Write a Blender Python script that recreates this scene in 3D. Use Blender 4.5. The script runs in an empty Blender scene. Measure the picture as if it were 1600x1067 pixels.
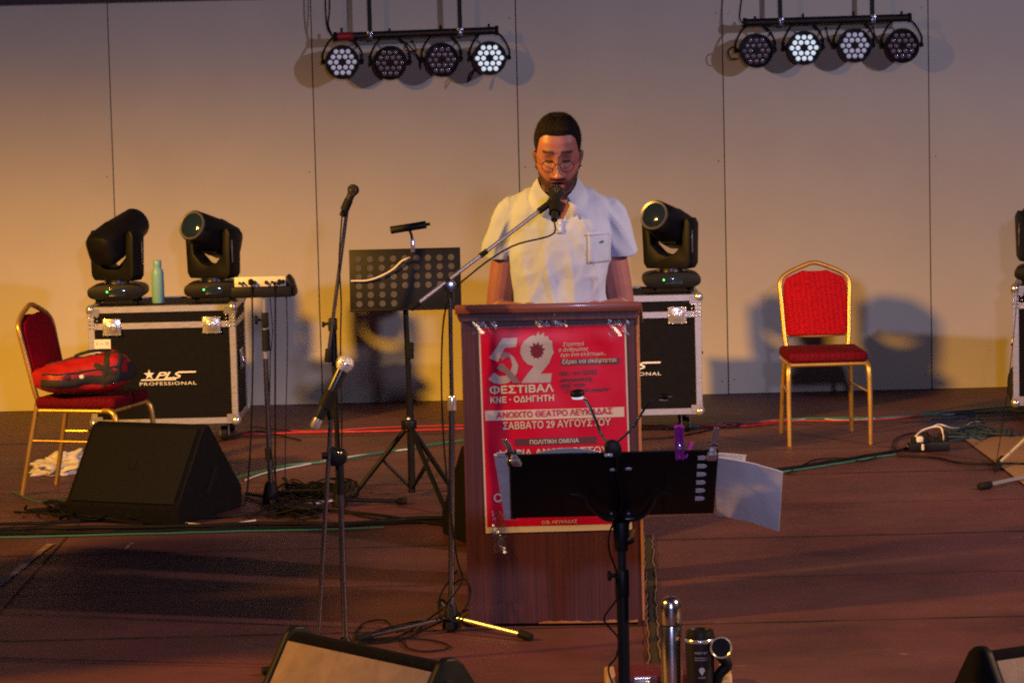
import bpy, bmesh, math, random
import numpy as np
from mathutils import Vector, Matrix, Euler
from mathutils.bvhtree import BVHTree
from mathutils import noise as mnoise
from mathutils.geometry import delaunay_2d_cdt

random.seed(7)
R = math.radians
sc = bpy.context.scene
COL = sc.collection

# ------------------------------------------------------------------ camera
FPX, CH, PITCH, ROLL = 4800.0, 2.1, R(5.67), R(-1.4)
cam_d = bpy.data.cameras.new("camera")
cam = bpy.data.objects.new("camera", cam_d)
COL.objects.link(cam)
cam_d.sensor_width = 36.0
cam_d.lens = FPX / 1600.0 * 36.0
cam_d.clip_start = 0.1
cam_d.clip_end = 500.0
cam.matrix_world = Matrix.Translation((0, 0, CH)) @ Matrix.Rotation(R(90) - PITCH, 4, 'X') @ Matrix.Rotation(ROLL, 4, 'Z')
sc.camera = cam

# ------------------------------------------------------------------ world, lamps, exposure
world = bpy.data.worlds.new("World")
sc.world = world
world.use_nodes = True
bg = world.node_tree.nodes["Background"]
bg.inputs[0].default_value = (0.45, 0.42, 0.75, 1)
bg.inputs[1].default_value = 0.035
sc.view_settings.view_transform = 'Standard'
sc.view_settings.look = 'None'
sc.view_settings.exposure = 0.0
sc.view_settings.gamma = 1.0
sc.cycles.use_denoising = False
sc.cycles.filter_width = 2.1
sc.cycles.sample_clamp_indirect = 1.0
sc.cycles.caustics_reflective = False
sc.cycles.caustics_refractive = False


def spot(name, loc, target, power, color, angle, blend, radius):
    d = bpy.data.lights.new(name, 'SPOT')
    d.energy = power
    d.color = color
    d.spot_size = R(angle)
    d.spot_blend = blend
    d.shadow_soft_size = radius
    o = bpy.data.objects.new(name, d)
    COL.objects.link(o)
    o.location = loc
    dirv = Vector(target) - Vector(loc)
    o.rotation_euler = dirv.to_track_quat('-Z', 'Y').to_euler()
    return o


def beam_profile(o, lo, hi, dim, foot0=None, foot1=None, fdim=1.0):
    """barn-doored beam: full below the angle lo (degrees off the lamp's axis), sinking to dim above hi"""
    d = o.data
    d.use_nodes = True
    nt = d.node_tree
    em = [n for n in nt.nodes if n.type == 'EMISSION'][0]
    tc = nt.nodes.new("ShaderNodeTexCoord")
    sp = nt.nodes.new("ShaderNodeSeparateXYZ")
    nt.links.new(tc.outputs["Normal"], sp.inputs[0])
    ab = nt.nodes.new("ShaderNodeMath"); ab.operation = 'ABSOLUTE'
    nt.links.new(sp.outputs["Z"], ab.inputs[0])
    dv = nt.nodes.new("ShaderNodeMath"); dv.operation = 'DIVIDE'
    nt.links.new(sp.outputs["Y"], dv.inputs[0]); nt.links.new(ab.outputs[0], dv.inputs[1])
    mr = nt.nodes.new("ShaderNodeMapRange"); mr.interpolation_type = 'SMOOTHSTEP'
    mr.inputs["From Min"].default_value = math.tan(R(lo)); mr.inputs["From Max"].default_value = math.tan(R(hi))
    mr.inputs["To Min"].default_value = 1.0; mr.inputs["To Max"].default_value = dim
    nt.links.new(dv.outputs[0], mr.inputs["Value"])
    out = mr.outputs[0]
    if foot0 is not None:      # the beam's foot is softer than its middle
        m2 = nt.nodes.new("ShaderNodeMapRange"); m2.interpolation_type = 'SMOOTHSTEP'
        m2.inputs["From Min"].default_value = math.tan(R(foot1)); m2.inputs["From Max"].default_value = math.tan(R(foot0))
        m2.inputs["To Min"].default_value = fdim; m2.inputs["To Max"].default_value = 1.0
        nt.links.new(dv.outputs[0], m2.inputs["Value"])
        ml = nt.nodes.new("ShaderNodeMath"); ml.operation = 'MULTIPLY'
        nt.links.new(mr.outputs[0], ml.inputs[0]); nt.links.new(m2.outputs[0], ml.inputs[1])
        out = ml.outputs[0]
    nt.links.new(out, em.inputs["Strength"])


WARM = (1.0, 0.465, 0.045)
COOL = (0.64, 0.60, 1.0)
SIDE = (1.0, 0.62, 0.38)
# floodlights on poles at the two sides of the theatre, barn doors lowered towards the stage floor
l1 = spot("flood_lamp_left", (-6.2, 8.6, 4.4), (5.2, 17.7, 0.6), 7100, WARM, 108, 0.9, 0.22)
l1.rotation_euler.rotate_axis('Z', R(11))
beam_profile(l1, -7.3, 7.2, 0.015, -7.0, -16.0, 0.46)
l3 = spot("flood_lamp_right", (6.5, 8.6, 4.3), (0.0, 11.8, 1.0), 2300, SIDE, 66, 0.5, 0.12)
beam_profile(l3, 1.0, 5.5, 0.02)
spot("flood_lamp_cool_right", (8.6, 6.0, 4.4), (0.4, 17.0, 2.3), 1850, COOL, 52, 1.0, 0.18)
spot("flood_lamp_cool_front", (0.8, -1.0, 3.0), (0.1, 12.0, 0.8), 1120, COOL, 50, 0.6, 0.14)


# ------------------------------------------------------------------ pixel <-> place
def ray(u, v):
    x = (u - 800) / FPX
    y = (533.5 - v) / FPX
    xr = x * math.cos(ROLL) - y * math.sin(ROLL)
    yr = x * math.sin(ROLL) + y * math.cos(ROLL)
    return Vector((xr, yr * math.sin(PITCH) + math.cos(PITCH), yr * math.cos(PITCH) - math.sin(PITCH)))


def G(u, v, z=0.0):
    d = ray(u, v)
    t = (z - CH) / d.z
    return Vector((d.x * t, d.y * t, z))


def W(u, v, Y):
    d = ray(u, v)
    t = Y / d.y
    return Vector((d.x * t, Y, CH + d.z * t))


# ------------------------------------------------------------------ materials
def pm(name, color, rough=0.5, metal=0.0, var=0.0, vscale=6.0, bump=0.0, bscale=60.0, stretch=(1, 1, 1), color2=None,
       spec=0.5, coat=0.0, emit=None, estr=0.0, alpha=1.0, trans=0.0, rvar=0.0):
    m = bpy.data.materials.new(name)
    m.use_nodes = True
    nt = m.node_tree
    b = nt.nodes["Principled BSDF"]
    c = (*color, 1)
    b.inputs["Base Color"].default_value = c
    b.inputs["Roughness"].default_value = rough
    b.inputs["Metallic"].default_value = metal
    b.inputs["Specular IOR Level"].default_value = spec
    b.inputs["Coat Weight"].default_value = coat
    b.inputs["Coat Roughness"].default_value = 0.12
    b.inputs["Alpha"].default_value = alpha
    b.inputs["Transmission Weight"].default_value = trans
    if emit:
        b.inputs["Emission Color"].default_value = (*emit, 1)
        b.inputs["Emission Strength"].default_value = estr
    if var or bump or rvar:
        tc = nt.nodes.new("ShaderNodeTexCoord")
        mp = nt.nodes.new("ShaderNodeMapping")
        mp.inputs["Scale"].default_value = stretch
        nt.links.new(tc.outputs["Object"], mp.inputs["Vector"])
    if var or rvar:
        n = nt.nodes.new("ShaderNodeTexNoise")
        n.inputs["Scale"].default_value = vscale
        n.inputs["Detail"].default_value = 6
        n.inputs["Roughness"].default_value = 0.62
        nt.links.new(mp.outputs[0], n.inputs["Vector"])
    if var:
        r = nt.nodes.new("ShaderNodeValToRGB")
        c2 = color2 or tuple(x * (1 - var) for x in color)
        r.color_ramp.elements[0].position = 0.3
        r.color_ramp.elements[0].color = (*c2, 1)
        r.color_ramp.elements[1].position = 0.7
        r.color_ramp.elements[1].color = c
        nt.links.new(n.outputs["Fac"], r.inputs["Fac"])
        nt.links.new(r.outputs["Color"], b.inputs["Base Color"])
    if rvar:
        mr = nt.nodes.new("ShaderNodeMapRange")
        mr.inputs["To Min"].default_value = max(0.02, rough - rvar)
        mr.inputs["To Max"].default_value = min(1, rough + rvar)
        nt.links.new(n.outputs["Fac"], mr.inputs["Value"])
        nt.links.new(mr.outputs[0], b.inputs["Roughness"])
    if bump:
        n2 = nt.nodes.new("ShaderNodeTexNoise")
        n2.inputs["Scale"].default_value = bscale
        n2.inputs["Detail"].default_value = 4
        nt.links.new(mp.outputs[0], n2.inputs["Vector"])
        bp = nt.nodes.new("ShaderNodeBump")
        bp.inputs["Strength"].default_value = bump
        bp.inputs["Distance"].default_value = 0.01
        nt.links.new(n2.outputs["Fac"], bp.inputs["Height"])
        nt.links.new(bp.outputs[0], b.inputs["Normal"])
    return m


def wall_mat():
    m = pm("cream_wall_paint", (0.61, 0.56, 0.42), 0.75, var=0.12, vscale=1.1, bump=0.12, bscale=220)
    nt = m.node_tree
    b = nt.nodes["Principled BSDF"]
    src = b.inputs["Base Color"].links[0].from_socket
    tc = nt.nodes.new("ShaderNodeTexCoord")
    # scuffs and small stains
    mp = nt.nodes.new("ShaderNodeMapping"); mp.inputs["Scale"].default_value = (7, 7, 2.2)
    nt.links.new(tc.outputs["Object"], mp.inputs[0])
    n = nt.nodes.new("ShaderNodeTexNoise"); n.inputs["Scale"].default_value = 1.6; n.inputs["Detail"].default_value = 9
    n.inputs["Roughness"].default_value = 0.7
    nt.links.new(mp.outputs[0], n.inputs["Vector"])
    rp = nt.nodes.new("ShaderNodeValToRGB")
    rp.color_ramp.elements[0].position = 0.64; rp.color_ramp.elements[0].color = (0, 0, 0, 1)
    rp.color_ramp.elements[1].position = 0.80; rp.color_ramp.elements[1].color = (0.5, 0.5, 0.5, 1)
    nt.links.new(n.outputs["Fac"], rp.inputs[0])
    mx = nt.nodes.new("ShaderNodeMix"); mx.data_type = 'RGBA'
    nt.links.new(rp.outputs[0], mx.inputs[0])
    nt.links.new(src, mx.inputs[6])
    mx.inputs[7].default_value = (0.22, 0.17, 0.12, 1)
    oi = nt.nodes.new("ShaderNodeObjectInfo")          # every panel was painted on its own
    mr = nt.nodes.new("ShaderNodeMapRange"); mr.inputs["To Min"].default_value = 0.93; mr.inputs["To Max"].default_value = 1.05
    nt.links.new(oi.outputs["Random"], mr.inputs[0])
    sc_ = nt.nodes.new("ShaderNodeVectorMath"); sc_.operation = 'SCALE'
    nt.links.new(mx.outputs[2], sc_.inputs[0]); nt.links.new(mr.outputs[0], sc_.inputs["Scale"])
    nt.links.new(sc_.outputs[0], b.inputs["Base Color"])
    return m


def floor_mat():
    m = bpy.data.materials.new("worn_brown_stage_paint")
    m.use_nodes = True
    nt = m.node_tree
    L = nt.links.new
    b = nt.nodes["Principled BSDF"]
    tc = nt.nodes.new("ShaderNodeTexCoord")

    def noise(scale, sx, sy, det=8, rough=0.65):
        mp = nt.nodes.new("ShaderNodeMapping"); mp.inputs["Scale"].default_value = (sx, sy, 1)
        L(tc.outputs["Object"], mp.inputs[0])
        n = nt.nodes.new("ShaderNodeTexNoise"); n.inputs["Scale"].default_value = scale
        n.inputs["Detail"].default_value = det; n.inputs["Roughness"].default_value = rough
        L(mp.outputs[0], n.inputs["Vector"])
        return n.outputs["Fac"]

    def ramp(s, p0, c0, p1, c1):
        r = nt.nodes.new("ShaderNodeValToRGB")
        r.color_ramp.elements[0].position = p0; r.color_ramp.elements[0].color = (*c0, 1)
        r.color_ramp.elements[1].position = p1; r.color_ramp.elements[1].color = (*c1, 1)
        L(s, r.inputs[0])
        return r.outputs[0]

    def mix(f, a, c):
        x = nt.nodes.new("ShaderNodeMix"); x.data_type = 'RGBA'
        L(f, x.inputs[0]); L(a, x.inputs[6])
        if isinstance(c, tuple): x.inputs[7].default_value = (*c, 1)
        else: L(c, x.inputs[7])
        return x.outputs[2]
    base = ramp(noise(1.2, 1, 1), 0.34, (0.040, 0.013, 0.021), 0.66, (0.112, 0.033, 0.048))
    grain = noise(3.0, 1.0, 26.0, 6)
    base = mix(ramp(grain, 0.45, (0, 0, 0), 0.75, (0.5, 0.5, 0.5)), base, (0.045, 0.016, 0.014))
    # scratches running mostly across the stage
    scr = ramp(noise(2.2, 1.2, 18.0, 10, 0.72), 0.64, (0, 0, 0), 0.76, (0.7, 0.7, 0.7))
    base = mix(scr, base, (0.26, 0.15, 0.11))
    # chips of paint
    chip = ramp(noise(9.0, 1.0, 2.6, 3, 0.5), 0.70, (0, 0, 0), 0.785, (0.7, 0.7, 0.7))
    base = mix(chip, base, (0.30, 0.19, 0.15))
    dust = ramp(noise(0.7, 1.0, 2.0, 5), 0.42, (0, 0, 0), 0.72, (0.36, 0.36, 0.36))
    base = mix(dust, base, (0.15, 0.085, 0.075))
    L(base, b.inputs["Base Color"])
    mr = nt.nodes.new("ShaderNodeMapRange"); mr.inputs["To Min"].default_value = 0.42; mr.inputs["To Max"].default_value = 0.75
    L(grain, mr.inputs[0]); L(mr.outputs[0], b.inputs["Roughness"])
    bp = nt.nodes.new("ShaderNodeBump"); bp.inputs["Strength"].default_value = 0.25; bp.inputs["Distance"].default_value = 0.01
    L(grain, bp.inputs["Height"]); L(bp.outputs[0], b.inputs["Normal"])
    return m


def wood_mat(name, c1, c2, rough=0.4, stretch=(60, 60, 1.5), coat=0.1):
    m = pm(name, c1, rough, var=0.5, color2=c2, vscale=1.6, stretch=stretch, bump=0.08, bscale=3, coat=coat)
    return m


def skin_mat():
    m = bpy.data.materials.new("skin")
    m.use_nodes = True
    nt = m.node_tree
    b = nt.nodes["Principled BSDF"]
    at = nt.nodes.new("ShaderNodeAttribute"); at.attribute_name = "Col"
    tc = nt.nodes.new("ShaderNodeTexCoord")
    n = nt.nodes.new("ShaderNodeTexNoise"); n.inputs["Scale"].default_value = 28; n.inputs["Detail"].default_value = 5
    nt.links.new(tc.outputs["Object"], n.inputs["Vector"])
    mr = nt.nodes.new("ShaderNodeMapRange"); mr.inputs["To Min"].default_value = 0.82; mr.inputs["To Max"].default_value = 1.18
    nt.links.new(n.outputs["Fac"], mr.inputs[0])
    mx = nt.nodes.new("ShaderNodeVectorMath"); mx.operation = 'SCALE'
    nt.links.new(at.outputs["Color"], mx.inputs[0]); nt.links.new(mr.outputs[0], mx.inputs["Scale"])
    nt.links.new(mx.outputs[0], b.inputs["Base Color"])
    b.inputs["Roughness"].default_value = 0.45
    b.inputs["Subsurface Weight"].default_value = 0.12
    b.inputs["Subsurface Radius"].default_value = (0.012, 0.004, 0.002)
    b.inputs["Subsurface Scale"].default_value = 1.0
    return m


def knit_mat(name, c):
    m = pm(name, c, 0.85, var=0.10, vscale=9, bump=0.08, bscale=420)
    m.node_tree.nodes["Principled BSDF"].inputs["Sheen Weight"].default_value = 0.15
    return m


def damask_mat():
    m = bpy.data.materials.new("red_damask_cloth")
    m.use_nodes = True
    nt = m.node_tree; L = nt.links.new
    b = nt.nodes["Principled BSDF"]
    tc = nt.nodes.new("ShaderNodeTexCoord")
    mp = nt.nodes.new("ShaderNodeMapping"); mp.inputs["Rotation"].default_value = (R(45), R(45), R(45)); mp.inputs["Scale"].default_value = (95, 95, 95)
    L(tc.outputs["Object"], mp.inputs[0])
    ch = nt.nodes.new("ShaderNodeTexVoronoi"); ch.inputs["Scale"].default_value = 0.8; ch.inputs["Randomness"].default_value = 0.35
    L(mp.outputs[0], ch.inputs["Vector"])
    r = nt.nodes.new("ShaderNodeValToRGB")
    r.color_ramp.elements[0].color = (0.52, 0.003, 0.012, 1); r.color_ramp.elements[0].position = 0.25
    r.color_ramp.elements[1].color = (0.26, 0.002, 0.008, 1); r.color_ramp.elements[1].position = 0.6
    L(ch.outputs["Distance"], r.inputs[0]); L(r.outputs[0], b.inputs["Base Color"])
    b.inputs["Roughness"].default_value = 0.8
    b.inputs["Specular IOR Level"].default_value = 0.12
    return m


M = {}
M['wall'] = wall_mat()
M['floor'] = floor_mat()
M['ground'] = pm("dark_paving", (0.10, 0.09, 0.085), 0.9, var=0.3, vscale=2)
M['seam'] = pm("dark_gap", (0.03, 0.025, 0.02), 0.9)
M['fascia'] = pm("dark_fascia", (0.05, 0.045, 0.05), 0.7, var=0.2)
M['black'] = pm("black_plastic", (0.008, 0.008, 0.009), 0.5, spec=0.2, var=0.3, vscale=12, rvar=0.12)
M['matblack'] = pm("matt_black_metal", (0.006, 0.006, 0.007), 0.5, spec=0.22, var=0.3, vscale=12)
M['blackmetal'] = pm("black_lacquered_steel", (0.02, 0.02, 0.024), 0.28, 0.3, rvar=0.1)
M['carpet'] = pm("black_cabinet_carpet", (0.009, 0.008, 0.009), 0.95, spec=0.1, var=0.4, vscale=40, bump=0.5, bscale=300)
M['warmlit'] = pm("warm_lit_cabinet_back", (0.40, 0.28, 0.19), 0.9, var=0.35, vscale=14, bump=0.35, bscale=160, color2=(0.26, 0.18, 0.13))  # warm light on the black carpet, put into a tan base colour
M['grille'] = pm("black_grille", (0.008, 0.008, 0.009), 0.75, spec=0.15, bump=0.6, bscale=240)
M['alu'] = pm("brushed_aluminium", (0.62, 0.61, 0.60), 0.38, 0.85, var=0.15, vscale=20, rvar=0.12, stretch=(1, 1, 12))
M['chrome'] = pm("chrome", (0.78, 0.78, 0.80), 0.22, 0.8, rvar=0.06)
M['satin'] = pm("satin_chrome_tube", (0.85, 0.83, 0.80), 0.36, 1.0, rvar=0.08)
M['darkchrome'] = pm("dull_dark_chrome", (0.30, 0.30, 0.34), 0.22, 1.0, rvar=0.08)
M['steel'] = pm("steel_flask", (0.66, 0.65, 0.66), 0.20, 1.0, rvar=0.05, stretch=(1, 1, 30))
M['gold'] = pm("gold_painted_tube", (0.72, 0.43, 0.10), 0.34, 0.7, var=0.25, vscale=8, rvar=0.08)
M['damask'] = damask_mat()
M['seatshade'] = damask_mat()  # same damask for the seats, their shade put into darker colours
M['seatshade'].name = "red_damask_in_shade"
for _n in M['seatshade'].node_tree.nodes:
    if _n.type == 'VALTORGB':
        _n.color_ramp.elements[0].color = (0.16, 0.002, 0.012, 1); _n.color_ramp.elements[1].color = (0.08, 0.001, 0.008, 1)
M['casepanel'] = pm("black_case_laminate", (0.006, 0.006, 0.009), 0.6, spec=0.1, var=0.4, vscale=30, bump=0.15, bscale=200)
M['white'] = pm("white_print", (0.80, 0.80, 0.80), 0.5)
M['paper'] = pm("paper", (0.82, 0.81, 0.80), 0.7, var=0.06, vscale=10)
M['sleeve'] = pm("clear_plastic_sleeve_over_paper", (0.82, 0.80, 0.80), 0.3, var=0.12, vscale=16, bump=0.25, bscale=22)
M['lens'] = pm("blue_black_lens_glass", (0.015, 0.03, 0.05), 0.05, 0.0, spec=1.0, coat=1.0)
M['lensring'] = pm("lens_ring", (0.20, 0.20, 0.22), 0.3, 0.6)
M['led'] = pm("green_power_light", (0.05, 0.5, 0.1), 0.4, emit=(0.1, 1.0, 0.2), estr=2.2)
M['rubber'] = pm("black_rubber", (0.007, 0.007, 0.007), 0.7, spec=0.2)
M['mint'] = pm("mint_green_enamel", (0.20, 0.46, 0.50), 0.4, var=0.1, vscale=10)
M['redbag'] = pm("red_nylon", (0.46, 0.008, 0.012), 0.55, var=0.45, vscale=14, bump=0.5, bscale=30)
M['webbing'] = pm("black_webbing", (0.02, 0.018, 0.02), 0.8, bump=0.4, bscale=120)
M['towel'] = pm("white_plastic_bag", (0.62, 0.58, 0.54), 0.5, var=0.12, vscale=12)
M['veneer'] = wood_mat("mahogany_veneer", (0.100, 0.028, 0.026), (0.036, 0.011, 0.013), 0.38, (70, 70, 1.2), 0.1)
M['woodtop'] = wood_mat("reddish_wood_edge", (0.24, 0.075, 0.048), (0.11, 0.032, 0.024), 0.35, (1.5, 40, 40), 0.2)
M['chip'] = pm("bare_wood_and_lit_trim", (0.48, 0.22, 0.11), 0.75, var=0.4, vscale=30)
M['tape'] = pm("clear_tape", (0.75, 0.75, 0.80), 0.10, spec=1.0, alpha=0.13, bump=0.8, bscale=30)
def tape_mat():
    m = bpy.data.materials.new("clear_adhesive_tape")
    m.use_nodes = True
    nt = m.node_tree
    nt.nodes.clear()
    o = nt.nodes.new("ShaderNodeOutputMaterial"); mx = nt.nodes.new("ShaderNodeMixShader"); tr = nt.nodes.new("ShaderNodeBsdfTransparent")
    gl = nt.nodes.new("ShaderNodeBsdfGlossy"); gl.inputs["Roughness"].default_value = 0.28
    tr.inputs[0].default_value = (0.93, 0.93, 0.95, 1)
    tc = nt.nodes.new("ShaderNodeTexCoord"); n = nt.nodes.new("ShaderNodeTexNoise"); n.inputs["Scale"].default_value = 55; n.inputs["Detail"].default_value = 3
    bp = nt.nodes.new("ShaderNodeBump"); bp.inputs["Strength"].default_value = 0.5; bp.inputs["Distance"].default_value = 0.01
    nt.links.new(tc.outputs["Object"], n.inputs["Vector"]); nt.links.new(n.outputs["Fac"], bp.inputs["Height"]); nt.links.new(bp.outputs[0], gl.inputs["Normal"])
    mx.inputs[0].default_value = 0.16
    nt.links.new(tr.outputs[0], mx.inputs[1]); nt.links.new(gl.outputs[0], mx.inputs[2]); nt.links.new(mx.outputs[0], o.inputs[0])
    return m


M['tape'] = tape_mat()
M['posterred'] = pm("glossy_red_print", (0.50, 0.0025, 0.042), 0.33, spec=0.3, coat=0.08)
M['posterdarkred'] = pm("dark_red_print", (0.14, 0.008, 0.014), 0.30, coat=0.25)
M['posterwhite'] = pm("white_poster_print", (0.60, 0.56, 0.56), 0.32, coat=0.25)
M['postergrey'] = pm("grey_poster_print", (0.44, 0.42, 0.48), 0.32, coat=0.25, var=0.25, vscale=11, color2=(0.34, 0.32, 0.40))
M['posterdark'] = pm("dark_poster_print", (0.10, 0.035, 0.055), 0.32, coat=0.25)
M['postermid'] = pm("torch_poster_print", (0.21, 0.15, 0.20), 0.32, coat=0.25)
M['shirt'] = knit_mat("pale_pique_cotton", (0.38, 0.46, 0.70))
M['collar'] = knit_mat("pale_rib_collar", (0.40, 0.48, 0.72))
M['skin'] = skin_mat()
M['hair'] = pm("short_dark_hair", (0.009, 0.006, 0.008), 0.75, spec=0.2, var=0.4, vscale=60, bump=0.7, bscale=260)
M['denim'] = pm("dark_trousers", (0.03, 0.035, 0.06), 0.85, var=0.2, vscale=20, bump=0.3, bscale=200)
M['wire'] = pm("thin_bronze_wire", (0.09, 0.055, 0.035), 0.3, 0.9)
M['crocgreen'] = pm("green_embroidery", (0.02, 0.14, 0.06), 0.8)
M['gunmetal'] = pm("microphone_body", (0.022, 0.022, 0.024), 0.3, 0.3)
M['mesh'] = pm("steel_grille_mesh", (0.62, 0.62, 0.65), 0.35, 0.35, bump=0.35, bscale=420)
M['darkmesh'] = pm("dark_grille_mesh", (0.045, 0.045, 0.05), 0.4, 0.6, bump=0.9, bscale=420)
M['cableblack'] = pm("black_cable", (0.006, 0.006, 0.007), 0.55, spec=0.15)
M['cablered'] = pm("red_cable", (0.36, 0.012, 0.018), 0.5)
M['cablegreen'] = pm("green_cable", (0.02, 0.16, 0.10), 0.5)
M['cablewhite'] = pm("white_cable", (0.62, 0.58, 0.55), 0.5)
M['cableblue'] = pm("dark_blue_cable", (0.02, 0.05, 0.07), 0.5)
M['purple'] = pm("purple_plastic", (0.42, 0.04, 0.46), 0.3)
M['maroon'] = pm("maroon_leatherette", (0.10, 0.015, 0.025), 0.45, var=0.3, vscale=20, bump=0.2, bscale=120)
M['tanwood'] = pm("pale_wood_end", (0.46, 0.29, 0.15), 0.5, var=0.3, vscale=8, stretch=(1, 8, 1))
M['plywood'] = pm("bare_plywood", (0.30, 0.17, 0.085), 0.6, var=0.25, vscale=3, stretch=(1, 8, 1))
M['floortape'] = pm("worn_pale_tape", (0.42, 0.33, 0.29), 0.8, var=0.7, vscale=14, color2=(0.13, 0.06, 0.05))
M['gap'] = pm("dark_floor_gap", (0.022, 0.016, 0.014), 0.9, var=0.5, vscale=30)
M['fray'] = pm("frayed_edge", (0.30, 0.22, 0.17), 0.8, var=0.5, vscale=60)
M['parlens'] = pm("pale_led_lens", (0.50, 0.48, 0.56), 0.18, coat=0.6, spec=0.8)
M['parlensdim'] = pm("dim_led_lens", (0.26, 0.23, 0.29), 0.15, var=.6, vscale=40, coat=0.6, spec=0.8)
M['parlit'] = pm("lit_led_lens", (0.8, 0.85, 0.9), 0.2, emit=(0.72, 0.88, 1.0), estr=0.6)
M['parglow'] = pm("faintly_lit_led_lens", (0.6, 0.6, 0.7), 0.2, emit=(0.62, 0.66, 0.85), estr=0.2)
M['redtape'] = pm("red_tape", (0.30, 0.01, 0.02), 0.5)
M['hole'] = pm("paper_behind_hole", (0.075, 0.07, 0.085), 0.8, var=0.6, vscale=3.5, color2=(0.025, 0.025, 0.03))
M['ink'] = pm("blue_ink", (0.03, 0.04, 0.16), 0.7)
M['mixer'] = pm("cream_mixer_panel", (0.66, 0.60, 0.50), 0.5, var=0.08)


# ------------------------------------------------------------------ mesh tools
def orient(d):
    return Vector(d).normalized().to_track_quat('Z', 'Y').to_matrix().to_4x4()


def catmull(pts, n=8, closed=False):
    pts = [Vector(p) for p in pts]
    if len(pts) < 3:
        return pts
    out = []
    N = len(pts)
    segs = N if closed else N - 1
    for i in range(segs):
        if closed:
            p0, p1, p2, p3 = pts[i - 1], pts[i], pts[(i + 1) % N], pts[(i + 2) % N]
        else:
            p1, p2 = pts[i], pts[i + 1]
            p0 = pts[i - 1] if i else p1 * 2 - p2
            p3 = pts[i + 2] if i + 2 < N else p2 * 2 - p1
        for k in range(n):
            t = k / n
            out.append(0.5 * ((2 * p1) + (p2 - p0) * t + (2 * p0 - 5 * p1 + 4 * p2 - p3) * t * t + (3 * p1 - p0 - 3 * p2 + p3) * t ** 3))
    if not closed:
        out.append(pts[-1])
    return out


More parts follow.
